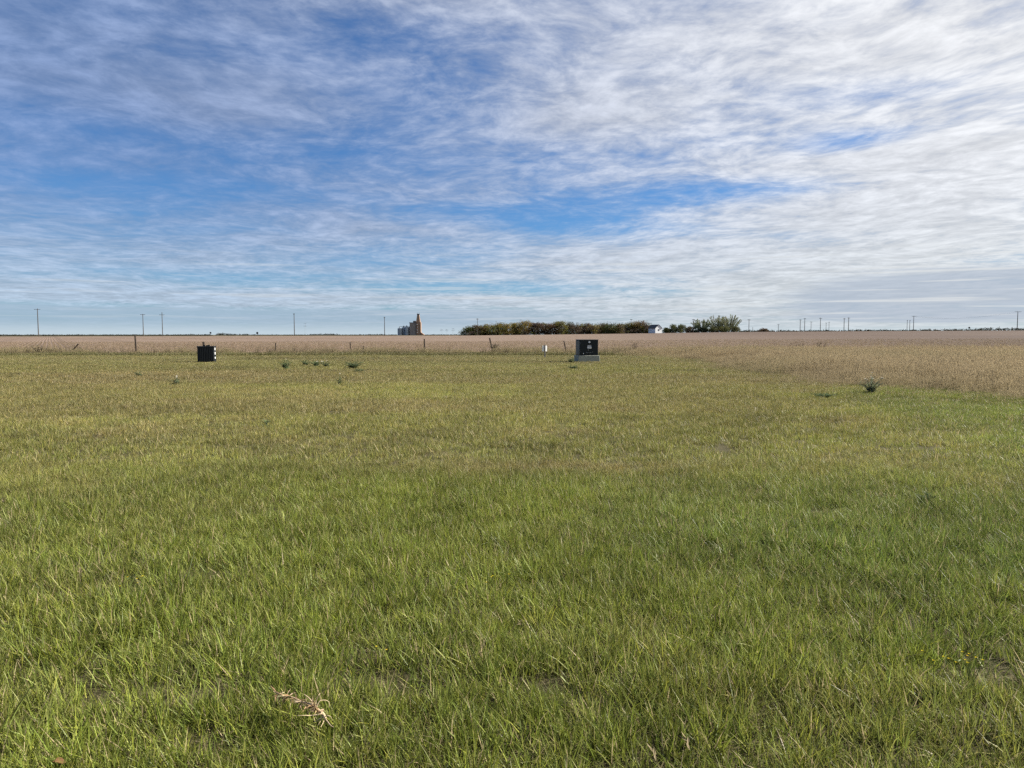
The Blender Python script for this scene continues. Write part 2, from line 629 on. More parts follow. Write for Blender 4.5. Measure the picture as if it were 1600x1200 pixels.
tag(sheet('ground', xs, ys, 0.0, M_GROUND), kind='structure')
fy = [y for y in ys if 61.4 <= y <= 401]
fx = [x for x in xs if abs(x) <= 700]
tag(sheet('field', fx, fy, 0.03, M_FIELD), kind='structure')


# ------------------------------------------------------------------ scattered grass (stuff)
def blade_tuft(name, nb, rad, hmin, hmax, wmin, wmax, lean, seg, dryp, material, seedhead=0.0, flop=0.5):
    mb = MB()
    for i in range(nb):
        a = random.uniform(0, 2 * math.pi)
        r = rad * math.sqrt(random.random())
        base = Vector((r * math.cos(a), r * math.sin(a), -0.01))
        h = random.uniform(hmin, hmax) * random.uniform(0.75, 1.1)
        w = random.uniform(wmin, wmax)
        da = a + random.gauss(0, 0.9)
        dirv = Vector((math.cos(da), math.sin(da), 0))
        fa = random.uniform(0, 2 * math.pi)
        side = Vector((math.cos(fa), math.sin(fa), 0))
        ln = abs(random.gauss(0, lean)) + 0.05
        fl = flop * random.random() ** 2
        shade = random.uniform(0.55, 1.42)
        yel = random.random() ** 2.0
        dry = 1.0 if random.random() < dryp else random.random() ** 5 * 0.4
        cc = (shade, yel, dry)
        vs, fs = [], []
        for s in range(seg + 1):
            t = s / seg
            p = base + Vector((0, 0, h * (t - fl * 0.35 * t * t))) + dirv * (h * (ln * t + fl * 0.9 * t * t))
            ww = w * (1 - t ** 1.6) if s < seg else 0
            if s < seg:
                vs += [p - side * ww / 2, p + side * ww / 2]
            else:
                vs.append(p)
        for s in range(seg - 1):
            fs.append((2 * s, 2 * s + 1, 2 * s + 3, 2 * s + 2))
        fs.append((2 * seg - 2, 2 * seg - 1, 2 * seg))
        mb.add(vs, fs, cc)
        if seedhead and random.random() < seedhead:
            tip = vs[-1]
            for q in range(5):
                d = (Vector((random.gauss(0, .35), random.gauss(0, .35), 1))).normalized()
                sd_ = Vector((math.cos(q * 2.1), math.sin(q * 2.1), 0))
                mb.leaf(tip - Vector((0, 0, 0.02 + 0.02 * q)), d, sd_, 0.06, 0.014, (random.uniform(.8, 1.25), 1.0, 0.85))
    me = mb.mesh(name, material, False, True)
    return bpy.data.objects.new(name, me)


def proto_collection(name, objs):
    c = bpy.data.collections.new(name)
    for o in objs:
        c.objects.link(o)
    return c


def scatter_tree():
    ng = bpy.data.node_groups.new('scatter', 'GeometryNodeTree')
    ng.interface.new_socket('Geometry', in_out='INPUT', socket_type='NodeSocketGeometry')
    ng.interface.new_socket('Collection', in_out='INPUT', socket_type='NodeSocketCollection')
    ng.interface.new_socket('Geometry', in_out='OUTPUT', socket_type='NodeSocketGeometry')
    N, L = ng.nodes, ng.links
    gi, go = N.new('NodeGroupInput'), N.new('NodeGroupOutput')
    ci = N.new('GeometryNodeCollectionInfo')
    ci.inputs['Separate Children'].default_value = True
    ci.inputs['Reset Children'].default_value = True
    L.new(gi.outputs[1], ci.inputs['Collection'])
    iop = N.new('GeometryNodeInstanceOnPoints')
    iop.inputs['Pick Instance'].default_value = True

    def attr(name, typ):
        n = N.new('GeometryNodeInputNamedAttribute')
        n.data_type = typ
        n.inputs['Name'].default_value = name
        return [o for o in n.outputs if o.enabled][0]
    m2p = N.new('GeometryNodeMeshToPoints')
    L.new(gi.outputs[0], m2p.inputs[0])
    L.new(m2p.outputs[0], iop.inputs['Points'])
    L.new(ci.outputs[0], iop.inputs['Instance'])
    L.new(attr('idx', 'INT'), iop.inputs['Instance Index'])
    e2r = N.new('FunctionNodeEulerToRotation')
    L.new(attr('rot', 'FLOAT_VECTOR'), e2r.inputs[0])
    L.new(e2r.outputs[0], iop.inputs['Rotation'])
    L.new(attr('scl', 'FLOAT_VECTOR'), iop.inputs['Scale'])
    L.new(iop.outputs[0], go.inputs[0])
    return ng


SCATTER = scatter_tree()


def scatter(name, x, y, tint, scl, nvar, coll, lean=(0, 0), z=None, tilt=0.12, uneven=True):
    n = len(x)
    z = terrain(x, y) if z is None else z
    me = bpy.data.meshes.new(name)
    me.vertices.add(n)
    me.vertices.foreach_set('co', np.stack([x, y, z], -1).astype(np.float32).ravel())
    a = me.attributes.new('idx', 'INT', 'POINT')
    a.data.foreach_set('value', rng.integers(0, nvar, n).astype(np.int32))
    rot = np.stack([rng.normal(lean[1], tilt, n), rng.normal(lean[0], tilt, n), rng.random(n) * 2 * math.pi], -1)
    # lean is applied after the spin (Euler XYZ spins about Z last), so spin the lean direction back
    c_, s_ = np.cos(-rot[:, 2]), np.sin(-rot[:, 2])
    rx, ry = rot[:, 0] * c_ - rot[:, 1] * s_, rot[:, 0] * s_ + rot[:, 1] * c_
    rot[:, 0], rot[:, 1] = rx, ry
    a = me.attributes.new('rot', 'FLOAT_VECTOR', 'POINT')
    a.data.foreach_set('vector', rot.astype(np.float32).ravel())
    a = me.attributes.new('scl', 'FLOAT_VECTOR', 'POINT')
    s = np.broadcast_to(np.asarray(scl), (n,))
    sv = np.stack([0.5 + 0.5 * s, 0.5 + 0.5 * s, s], -1) if uneven else np.stack([s, s, s], -1)
    a.data.foreach_set('vector', sv.astype(np.float32).ravel())
    a = me.attributes.new('tint', 'FLOAT_COLOR', 'POINT')
    tc_ = np.ones((n, 4), np.float32)
    tc_[:, :3] = tint
    a.data.foreach_set('color', tc_.ravel())
    o = bpy.data.objects.new(name, me)
    col.objects.link(o)
    md = o.modifiers.new('scatter', 'NODES')
    md.node_group = SCATTER
    md[[i.identifier for i in SCATTER.interface.items_tree if i.name == 'Collection'][0]] = coll
    return o


def fan(n_per_m2, y0, y1, slope=0.76, margin=4.0):
    """even random points over the wedge of land in front of the road"""
    n = int(n_per_m2 * (2 * margin * (y1 - y0) + slope * (y1 ** 2 - y0 ** 2)))
    half0, half1 = slope * y0 + margin, slope * y1 + margin
    yy = np.empty(0)
    while len(yy) < n:
        c_ = rng.uniform(y0, y1, n * 2)
        k = rng.random(n * 2) < (slope * c_ + margin) / half1
        yy = np.concatenate([yy, c_[k]])
    yy = yy[:n]
    xx = rng.uniform(-1, 1, n) * (slope * yy + margin)
    return xx, yy


# where the mown lawn ends and the uncut grass begins (right-hand side and fence strip)
BY = [0, 10, 18.7, 23, 30, 38, 47, 52, 55, 57]
BX = [24, 18.0, 13.2, 10.9, 10.0, 10.8, 12.4, 11.5, 9.5, 6.0]


def uncut(x, y):
    """>0 inside the uncut grass: metres past its edge"""
    wob = (fbm(x, y, 0.18, 9) - 0.5) * 4.5 + (fbm(x, y, 0.9, 10) - 0.5) * 2.0
    e1 = x - np.interp(y, BY, BX) + wob
    e2 = y - (56.6 + 1.2 * (fbm(x, 0 * x, 0.25, 12) - 0.5) - 0.02 * np.abs(x)) 
    return np.maximum(e1, e2)


NEAR = proto_collection('near_tufts', [blade_tuft('near_tuft_%02d' % i, 22, 0.055, .05, .115, .0034, .0064, .42, 3, .035 + .10 * (i % 5 == 0), M_GRASS, flop=0.9) for i in range(16)])
MIDC = proto_collection('mid_tufts', [blade_tuft('mid_tuft_%02d' % i, 22, 0.085, .05, .105, .0050, .0085, .38, 2, .08, M_GRASS, flop=0.6) for i in range(12)])
FARC = proto_collection('far_tufts', [blade_tuft('far_tuft_%02d' % i, 26, 0.15, .05, .10, .008, .013, .38, 2, .09, M_GRASS, flop=0.5) for i in range(10)])
THATCH = proto_collection('thatch_tufts', [blade_tuft('thatch_%02d' % i, 22, 0.09, .02, .05, .003, .005, 1.4, 2, .35, M_DRY, flop=0.9) for i in range(8)])
WISP = proto_collection('wisps', [blade_tuft('wisp_%02d' % i, 4, 0.06, .25, .55, .003, .0045, .5, 3, .5, M_DRY, 0.5, flop=0.8) for i in range(6)])
TALL = proto_collection('tall_tufts', [blade_tuft('tall_tuft_%02d' % i, 24, 0.12, .22, .56, .0035, .006, .22, 3, .22, M_DRY, 0.35, flop=0.5) for i in range(12)])
WEED = proto_collection('stalk_tufts', [blade_tuft('stalk_%02d' % i, 6, 0.16, .35, .85, .016, .030, .14, 3, .1, M_DRY, 1.0, flop=0.15) for i in range(8)])
STUB = proto_collection('stubble_tufts', [blade_tuft('stubble_%02d' % i, 14, 0.13, .10, .24, .008, .014, .25, 1, .3, M_DRY, flop=0.3) for i in range(8)])


def lawn(name, dens, y0, y1, coll, nvar, smul, label, bare=0.5):
    x, y = fan(dens, y0, y1)
    k = uncut(x, y) < 0.35
    # thin, bare spots show the soil
    th = fbm(x, y, 1.5, 21) * 0.45 + vnoise(x, y, 6.0, 22) * 0.55
    keep = rng.random(len(x)) < np.clip((th - 0.16) / 0.25, 1 - bare, 1)
    k &= keep
    x, y = x[k], y[k]
    t = zone_tint(x, y) * rng.uniform(0.82, 1.2, (len(x), 1)) * rng.uniform(0.94, 1.06, (len(x), 3))
    h = (0.45 + 0.55 * fbm(x, y, 0.9, 31) + 0.55 * vnoise(x, y, 5.0, 35)) * rng.uniform(0.75, 1.25, len(x)) * smul
    h = h * (1.0 + 0.28 * (1 - sstep(y + (fbm(x, y, 0.3, 33) - .5) * 3, 7.2, 9.2)))
    o = scatter(name, x, y, t, h, nvar, coll, lean=(-0.12, 0.0), tilt=0.16)
    tag(o, label, 'grass', kind='stuff')
    return o


lawn('grass', 400, 1.4, 9.0, NEAR, 16, 1.0, 'lush green grass blades in the foreground', 0.75)
lawn('grass', 140, 9.0, 24.0, MIDC, 12, 0.95, 'yellowing short grass in the middle of the lawn', 0.6)
lawn('grass', 55, 24.0, 57.8, FARC, 10, 0.85, 'dull olive mown grass at the far side of the lawn', 0.4)

x, y = fan(130, 1.4, 9.0)
k = uncut(x, y) < 0.3
x, y = x[k], y[k]
t = np.array([0.085, 0.082, 0.036]) * (0.6 + 0.8 * fbm(x, y, 2.0, 41))[:, None] * rng.uniform(0.6, 1.3, (len(x), 1))
tag(scatter('thatch', x, y, t, rng.uniform(0.5, 1.2, len(x)), 8, THATCH, tilt=0.2),
    'matted short dry blades lying under the foreground grass', 'thatch', kind='stuff')

def rosette(name):
    mb = MB()
    for q in range(random.randint(6, 10)):
        a = random.uniform(0, 6.28)
        d = Vector((math.cos(a), math.sin(a), random.uniform(.25, .9))).normalized()
        L_ = random.uniform(.04, .08)
        mb.leaf((0, 0, .02), d, (-math.sin(a), math.cos(a), 0), L_, L_ * random.uniform(.28, .45), (random.uniform(.75, 1.2), random.random() * .3, 0), random.uniform(-.3, .9))
    return bpy.data.objects.new(name, mb.mesh(name, M_GRASS, False, True))


ROSE = proto_collection('rosettes', [rosette('rosette_%02d' % i) for i in range(8)])
x, y = fan(22, 1.4, 7.5)
k = (rng.random(len(x)) < sstep(fbm(x, y, 0.9, 81), .48, .75)) & (uncut(x, y) < 0)
x, y = x[k], y[k]
t = np.array([0.095, 0.140, 0.036]) * rng.uniform(0.6, 1.2, (len(x), 1))
tag(scatter('broadleaf_weeds', x, y, t, rng.uniform(0.35, 0.85, len(x)), 8, ROSE, tilt=0.2, uneven=False),
    'small broadleaf plants scattered through the foreground grass', 'ground weeds', kind='stuff')
x, y = fan(1.0, 1.4, 26.0)
k = (rng.random(len(x)) < sstep(fbm(x, y, 0.5, 83), .42, .75)) & (uncut(x, y) < 0)
x, y = x[k], y[k]
t = np.array([0.20, 0.165, 0.095]) * rng.uniform(0.7, 1.25, (len(x), 1))
tag(scatter('dry_grass_stems', x, y, t, rng.uniform(0.28, 0.5, len(x)), 6, WISP, lean=(-.1, 0), tilt=0.3),
    'thin straw-coloured stems scattered through the lawn', 'dry stems', kind='stuff')

# uncut dry grass: right-hand side and the strip under the fence
x, y = fan(34, 8.0, 64.0, 0.80, 5.0)
e = uncut(x, y)
hard = (y > 63.4 - 0.6 * fbm(x, y, 0.4, 44))
k = (e > -3.2 * rng.random(len(e)) ** 3) & ~hard & ~((y < 59.0) & (x < 8) & (y > 52))
x, y, e = x[k], y[k], e[k]
n1, n2 = fbm(x, y, 0.22, 51), fbm(x, y, 0.8, 52)
tan_ = np.array([0.250, 0.206, 0.122])
red_ = np.array([0.215, 0.165, 0.112])
grn_ = np.array([0.155, 0.155, 0.066])
strip = sstep(y, 53, 57) * (1 - sstep(x, 6, 12))
tan_ = tan_ * (1 + np.array([.10, .02, .08]) * sstep(y, 25, 50)[:, None])
gf = np.clip(sstep(n1, 0.45, 0.7) * 0.7 + strip * 0.75 + 0.35 * np.exp(-e / 1.0), 0, 0.9)[:, None]
rf = sstep(n2, 0.45, 0.75)[:, None]
t = (tan_ * (1 - rf) + red_ * rf) * (1 - gf) + grn_ * gf
t = t * (0.50 + 0.75 * fbm(x * 0.5, y, 0.3, 53) + 0.45 * vnoise(x, y, 1.1, 54))[:, None] * rng.uniform(0.8, 1.2, (len(x), 1))
h = np.clip(0.42 + e * 0.22, 0.22, 1.1) * (0.45 + 0.7 * n2 + 0.45 * vnoise(x, y, 1.3, 55)) * (1 - strip * (0.75 - 0.7 * sstep(fbm(x, y, 0.3, 56), .4, .7))) * rng.uniform(0.7, 1.2, len(x))
tag(scatter('tall_grass', x, y, t, h, 12, TALL, lean=(-0.10, 0), tilt=0.12),
    'uncut tan and brown grass bordering the lawn', 'tall grass', kind='stuff')

x, y = fan(3.0, 10.0, 58.0, 0.80, 5.0)
e = uncut(x, y)
k = (e > 0.3) & (x > 6) & (rng.random(len(x)) < sstep(fbm(x, y, 0.25, 91), .38, .7))
x, y = x[k], y[k]
t = np.array([0.40, 0.335, 0.20]) * rng.uniform(0.75, 1.2, (len(x), 1))
tag(scatter('feathery_grass', x, y, t, rng.uniform(0.75, 1.25, len(x)), 6, WISP, lean=(-.12, 0), tilt=0.1),
    'pale feathery stems rising above the uncut grass', 'tall grass', kind='stuff')

x, y = fan(70, 55.0, 59.6, 0.80, 5.0)
e = y - (56.6 + 1.2 * (fbm(x, 0 * x, 0.25, 12) - 0.5) - 0.02 * np.abs(x))
k = (e > -0.4 * rng.random(len(x))) & (x < 9)
x, y = x[k], y[k]
t = np.array([0.086, 0.092, 0.036]) * (0.6 + 0.8 * fbm(x, y, 0.5, 57))[:, None] * rng.uniform(0.75, 1.25, (len(x), 1))
tag(scatter('verge_grass', x, y, t, rng.uniform(1.6, 3.2, len(x)) * (0.6 + 0.8 * fbm(x, y, 0.4, 58)), 10, FARC, tilt=0.12),
    'dark olive grass left standing along the old fence line', 'verge grass', kind='stuff')

x, y = fan(3.0, 20.0, 63.5, 0.80, 5.0)
e = uncut(x, y)
k = (e > 0.8) & (rng.random(len(x)) < np.where(y > 56.5, 0.75 * sstep(fbm(x, y, 0.35, 61), .42, .65) + .10, 0.04))
x, y = x[k], y[k]
t = np.array([0.085, 0.068, 0.045]) * rng.uniform(0.5, 1.5, (len(x), 1))
tag(scatter('weed_stalks', x, y, t, rng.uniform(0.5, 1.25, len(x)), 8, WEED, tilt=0.08),
    'thin brown weed stalks standing along the field edge', 'weed stalks', kind='stuff')

# nearest rows of stubble stand up out of the field
ca, sa = math.cos(ROW_AZ), math.sin(ROW_AZ)
pts = []
x, y = fan(5.5, 62.2, 150.0, 0.78, 6.0)
ac = x * ca - y * sa
al = x * sa + y * ca
ac = np.round(ac / 0.62) * 0.62 + rng.normal(0, 0.06, len(ac))
x = ac * ca + al * sa
y = -ac * sa + al * ca
k = (y > 62.0) & (rng.random(len(x)) < np.clip(1.25 - (y - 62) / 88.0, 0, 1))
x, y = x[k], y[k]
side = sstep(x - 0.10 * y + fbm(x, y, 0.02, 71) * 60, 0, 110)[:, None]  # stubble tint carries the same painted backlit darkening to the right
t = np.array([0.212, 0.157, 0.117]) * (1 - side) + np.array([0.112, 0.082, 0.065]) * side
t = t * rng.uniform(0.75, 1.2, (len(x), 1))
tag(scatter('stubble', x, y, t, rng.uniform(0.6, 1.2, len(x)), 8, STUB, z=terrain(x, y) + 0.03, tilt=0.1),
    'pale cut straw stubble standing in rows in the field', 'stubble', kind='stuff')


# ------------------------------------------------------------------ trees
def jitter(c, a=0.15):
    k = random.uniform(1 - a, 1 + a)
    return tuple(max(0.0, v * k * random.uniform(1 - a * .4, 1 + a * .4)) for v in c)


def rand_dir():
    v = Vector((random.gauss(0, 1), random.gauss(0, 1), random.gauss(0, 1)))
    return v.normalized()


def leaf_cloud(mb, c, r, n, size, color, squash=0.8):
    for _ in range(n):
        d = rand_dir()
        p = Vector(c) + Vector((d.x, d.y, d.z * squash)) * (r * random.random() ** 0.4)
        ld = (rand_dir() + Vector((0, 0, -0.2))).normalized()
        sd_ = ld.cross(rand_dir())
        if sd_.length < .05:
            continue
        s = size * random.uniform(0.6, 1.3)
        mb.leaf(p, ld, sd_.normalized(), s, s * 0.75, jitter(color, 0.22))


def deciduous(name, loc, h, w, color, label, cat='tree', group=None, size=0.42, low=0.06, accent=None, dens=1.0):
    root = empty(name, loc, random.uniform(0, 6.28))
    tag(root, label, cat, group)
    tr = MB()
    tr.tube([(0, 0, -0.3), (0.03 * h * random.uniform(-1, 1), 0, h * .35), (0.05 * h * random.uniform(-1, 1), 0.03 * h, h * .75)],
            [0.022 * h, 0.015 * h, 0.005 * h])
    mb = MB()
    nc = int(15 * max(1.0, w / 4) * dens)
    for i in range(nc):
        t = random.uniform(low, 0.97)
        rad = (w / 2) * math.sin(math.pi * min(0.98, (t * 0.72 + 0.24))) ** 0.75
        a = random.uniform(0, 6.28)
        rr = rad * math.sqrt(random.random()) * 0.85
        c = Vector((rr * math.cos(a), rr * math.sin(a), h * t * 0.93))
        if i % 3 == 0:
            tr.tube([(0, 0, h * t * 0.45), c * 0.6 + Vector((0, 0, h * t * .15)), c], [0.008 * h, 0.005 * h, 0.002 * h], 4, False)
        cl = jitter(accent if (accent and random.random() < 0.35) else color, 0.22)
        leaf_cloud(mb, c, w * random.uniform(0.15, 0.24), int(85 * dens), size, cl)
    # a few sprays break the outline
    for i in range(5):
        a = random.uniform(0, 6.28)
        c = Vector((w * .3 * math.cos(a), w * .3 * math.sin(a), h * random.uniform(.85, 1.02)))
        leaf_cloud(mb, c, w * 0.09, 14, size * .8, jitter(color, .2), 1.5)
    tr.build('trunk', M_BARK, root)
    mb.build('crown', M_FOL, root, colors=True)
    return root


def spruce(name, loc, h, w, label, group=None):
    root = empty(name, loc, random.uniform(0, 6.28))
    tag(root, label, 'spruce tree', group)
    tr = MB()
    tr.tube([(0, 0, -0.3), (0, 0, h * .97)], [0.02 * h, 0.004 * h])
    mb = MB()
    for i in range(14):
        t = i / 14
        z = h * (0.06 + 0.92 * t)
        r = w / 2 * (1 - t) ** 0.85 + 0.05
        nb = max(5, int(11 * (1 - t)))
        for k in range(nb):
            a = 6.28 * k / nb + random.uniform(-.3, .3)
            d = Vector((math.cos(a), math.sin(a), -0.25)).normalized()
            s_ = Vector((-math.sin(a), math.cos(a), 0))
            for q in range(3):
                mb.leaf(Vector((0, 0, z)) + d * (r * .3 * q), (d + s_ * random.uniform(-.4, .4)).normalized(), s_, r * .5 + .1, r * .3 + .1,
                        jitter((0.022, 0.034, 0.020), .3))
    tr.build('trunk', M_BARK, root)
    mb.build('crown', M_FOL, root, colors=True)
    return root


def plume_tree(name, loc, h, w, color, label, lean=0.0):
    """a big old tree whose many upright limbs each end in a plume of leaves"""
    root = empty(name, loc)
    tag(root, label, 'tree')
    tr, mb = MB(), MB()
    tr.tube([(0, 0, -0.3), (0, 0, h * .16)], [0.05 * h, 0.035 * h])
    for i in range(24):
        a = random.uniform(0, 6.28)
        sp = math.sqrt(random.random())
        hx = w / 2 * sp
        top = h * (1.02 - 0.38 * sp ** 2.0) * random.uniform(0.86, 1.03)
        e = Vector((hx * math.cos(a) + lean * top, hx * math.sin(a), top))
        m_ = Vector((e.x * .55, e.y * .55, top * .5))
        tr.tube([(0, 0, h * .1), m_, e], [0.013 * h, 0.008 * h, 0.002 * h], 4, False)
        c = jitter(color, .2)
        for q in range(9):
            t = 0.30 + 0.70 * q / 8
            p = Vector((0, 0, h * .1)).lerp(m_, t * 2) if t < .5 else m_.lerp(e, t * 2 - 1)
            leaf_cloud(mb, p, h * 0.060 * (1.25 - t * .75), 26, 0.34, c, 1.5)
    for i in range(34):
        a, t = random.uniform(0, 6.28), random.uniform(.15, .78)
        rr = w / 2 * .8 * math.sqrt(random.random()) * math.sin(math.pi * min(.95, t + .12))
        leaf_cloud(mb, (rr * math.cos(a) + lean * h * t, rr * math.sin(a), h * t), h * .10, 30, .38, jitter(color, .25), 1.2)
    tr.build('trunk', M_BARK, root)
    mb.build('crown', M_FOL, root, colors=True)
    return root


def ground_pt(px, depth):
    p = at(px, 520, depth)
    return Vector((p.x, depth, tz(p.x, depth)))


ORD = ['first', 'second', 'third', 'fourth', 'fifth', 'sixth', 'seventh', 'eighth', 'ninth', 'tenth', 'eleventh',
       'twelfth', 'thirteenth', 'fourteenth', 'fifteenth', 'sixteenth', 'seventeenth', 'eighteenth', 'nineteenth', 'twentieth',
       'twenty-first', 'twenty-second', 'twenty-third', 'twenty-fourth', 'twenty-fifth', 'twenty-sixth', 'twenty-seventh',
       'twenty-eighth', 'twenty-ninth', 'thirtieth', 'thirty-first', 'thirty-second']
GREEN_D = (0.062, 0.070, 0.026)
OLIVE = (0.130, 0.120, 0.038)
GOLD = (0.195, 0.145, 0.045)
RUST = (0.110, 0.078, 0.045)
BROWN = (0.092, 0.070, 0.046)
MAUVE = (0.080, 0.062, 0.050)
belt = [  # px, top py, width px, colour, accent, colour word
    (733, 511, 20, GREEN_D, None, 'dark green'), (744, 509, 18, BROWN, OLIVE, 'brown'), (754, 508, 18, OLIVE, BROWN, 'olive'),
    (763, 507, 18, RUST, OLIVE, 'rusty'), (773, 506, 18, OLIVE, None, 'olive'), (782, 504, 17, OLIVE, GOLD, 'yellow-green'),
    (792, 507, 18, GOLD, OLIVE, 'yellowing'), (802, 505, 18, OLIVE, GOLD, 'olive'), (812, 503, 18, GOLD, OLIVE, 'golden-topped'),
    (821, 502, 18, GOLD, RUST, 'golden'), (831, 505, 18, RUST, None, 'rusty'), (841, 505, 18, MAUVE, RUST, 'dull brown'),
    (850, 506, 18, BROWN, OLIVE, 'brown'), (860, 507, 18, RUST, BROWN, 'rusty'), (869, 503, 17, OLIVE, None, 'olive'),
    (878, 501, 18, OLIVE, MAUVE, 'tall olive'), (888, 504, 18, GREEN_D, BROWN, 'dark green'), (898, 505, 18, BROWN, None, 'brown'),
    (908, 505, 18, OLIVE, BROWN, 'olive'), (918, 507, 18, MAUVE, BROWN, 'dull brown'), (927, 508, 18, GOLD, BROWN, 'yellow-leaved'),
    (937, 506, 18, OLIVE, BROWN, 'olive'), (946, 507, 18, BROWN, GREEN_D, 'brown'), (956, 507, 18, GREEN_D, OLIVE, 'dark green'),
    (966, 507, 18, BROWN, OLIVE, 'brown'), (975, 506, 18, MAUVE, OLIVE, 'dull brown'), (984, 504, 18, OLIVE, BROWN, 'olive'),
    (993, 504, 18, GOLD, RUST, 'golden-brown'), (1002, 503, 18, RUST, GOLD, 'orange-brown'), (1010, 505, 13, BROWN, OLIVE, 'brown'),
    (1016, 506, 7, GREEN_D, None, 'green')]
for i, (px, top, wpx, c, acc, word) in enumerate(belt):
    D = 408 + random.uniform(-5, 5)
    g = ground_pt(px, D)
    zt = at(px, top + random.uniform(-1.2, 1.4), D).z
    deciduous('autumn_tree', g, zt - g.z, wpx * D / F_PX * 1.5, c,
              '%s autumn tree, %s from the left in the long shelterbelt beyond the field' % (word, ORD[i]),
              group='shelterbelt trees beyond the field', accent=acc, low=0.02)
# undergrowth that closes the belt near the ground
mb = MB()
for i in range(420):
    px = random.uniform(727, 1019)
    D = random.uniform(402, 418)
    g = ground_pt(px, D)
    leaf_cloud(mb, g + Vector((0, 0, random.uniform(0.2, 2.0))), random.uniform(.7, 1.3), 34, 0.36, random.choice([BROWN, MAUVE, GREEN_D, MAUVE]))
tag(mb.build('undergrowth', M_FOL, colors=True), 'dark brushy undergrowth filling the foot of the shelterbelt', 'undergrowth', kind='stuff')
for px, top, wpx, lab in ((806, 503, 6, 'small dark spruce tip among the golden trees of the shelterbelt'),
                          (949, 501, 8, 'tallest dark spruce rising from the right part of the shelterbelt'),
                          (961, 503, 7, 'dark spruce just right of the tallest one in the shelterbelt'),
                          (967, 504, 6, 'small dark spruce in the middle of three close spruce tops'),
                          (972, 503, 7, 'dark spruce rightmost of three close spruce tops in the shelterbelt')):
    g = ground_pt(px, 416)
    spruce('spruce_tree', g, at(px, top, 416).z - g.z, wpx * .36 * 1.6, lab, 'spruces in the shelterbelt')
# yard trees right of the shed
yard = [(1042, 513, 14, GREEN_D, 'low dark bush right beside the white shed'),
        (1052, 508, 18, (0.085, 0.09, 0.045), 'round grey-green tree in the yard right of the shed'),
        (1064, 508, 16, (0.09, 0.095, 0.042), 'green tree between the round tree and the yard pole'),
        (1076, 511, 16, BROWN, 'low brown tree right at the foot of the yard pole'),
        (1087, 509, 12, (0.035, 0.045, 0.032), 'dark evergreen bush at the left foot of the big plumed trees'),
        (1099, 511, 14, (0.04, 0.05, 0.034), 'second dark evergreen bush under the big plumed trees'),
        (1113, 512, 18, (0.08, 0.085, 0.04), 'green bush under the middle of the big plumed trees'),
        (1130, 512, 18, (0.09, 0.095, 0.04), 'green bush under the right side of the big plumed trees'),
        (1148, 511, 16, (0.095, 0.10, 0.05), 'loose grey-green bush at the right end of the yard trees'),
        (1193, 517, 14, BROWN, 'tiny brown bush on the skyline right of the yard trees')]
for px, top, wpx, c, lab in yard:
    D = 408 + random.uniform(-3, 3)
    g = ground_pt(px, D)
    deciduous('yard_tree', g, max(1.2, at(px, top, D).z - g.z), wpx * D / F_PX * 1.15, c, lab, group='trees and bushes of the farmyard', low=0.0)
for px, top, wpx, lab, ln in ((1097, 498, 30, 'leftmost of the pale green plumed trees in the farmyard', -0.12),
                              (1120, 493, 40, 'pale green plumed tree in the middle of the farmyard group', 0.0),
                              (1139, 491, 34, 'tallest pale green plumed tree at the right of the farmyard', 0.05)):
    g = ground_pt(px, 414)
    plume_tree('plumed_tree', g, at(px, top, 414).z - g.z, wpx * .36 * 1.1, (0.215, 0.225, 0.130), lab, ln)

# far-off woods along the skyline
mb = MB()
for (x0, x1, top, D) in ((0, 330, 524.6, 640), (337, 358, 521, 900), (355, 400, 522.5, 900), (486, 528, 522, 1000), (574, 600, 522.5, 1000),
                         (400, 620, 524.6, 900), (662, 725, 524.3, 900), (1155, 1330, 517.0, 560), (1330, 1450, 516.3, 560), (1440, 1530, 515.0, 600), (1525, 1600, 513.0, 620), (1600, 1700, 513, 620), (-120, 0, 524.4, 640)):
    for i in range(int((x1 - x0) * 1.6)):
        px = random.uniform(x0, x1)
        p = at(px, 520, D)
        zt = at(px, top + random.uniform(-.6, .9), D).z
        zb = tz(p.x, D)
        if zt < zb + .4:
            zt = zb + .4
        for q in range(3):
            zz = zb + (zt - zb) * random.random()
            leaf_cloud(mb, (p.x, D + random.uniform(-4, 4), zz), 1.0, 7, 0.75, (0.050, 0.052, 0.040))
tag(mb.build('distant_woods', M_FOL, colors=True), 'low dark line of far-off woods and hedges on the skyline', 'distant woods', kind='stuff')


# ------------------------------------------------------------------ power poles
def power_pole(px, top, D, arm, label, drop=0.6, thick=0.17, two=False, lean=0.0, name='power_pole'):
    g = ground_pt(px, D)
    zt = at(px, top, D).z
    h = zt - g.z
    root = empty(name, g)
    root.rotation_euler = (0, lean, 0)
    tag(root, label, 'power pole', 'power poles along the skyline')
    p = MB()
    p.tube([(0, 0, -0.5), (0, 0, h * .5), (0, 0, h)], [thick * 1.1, thick * .95, thick * .75], 8)
    p.build('pole', M_POLE, root)
    for k, zz in enumerate([h - drop, h - drop - 1.3] if two else [h - drop]):
        if arm <= 0:
            continue
        c = MB()
        c.box((0, -thick, zz), (arm, 0.14, 0.16))
        ca_ = c.build('crossarm', M_POLE, root)
        for s in (-1, -.45, .45, 1):
            q = MB()
            q.tube([(s * arm * .46, -thick, zz + .08), (s * arm * .46, -thick, zz + .26)], [.05, .06], 6)
            q.build('insulator', M_SIGNBACK, ca_)
    return root


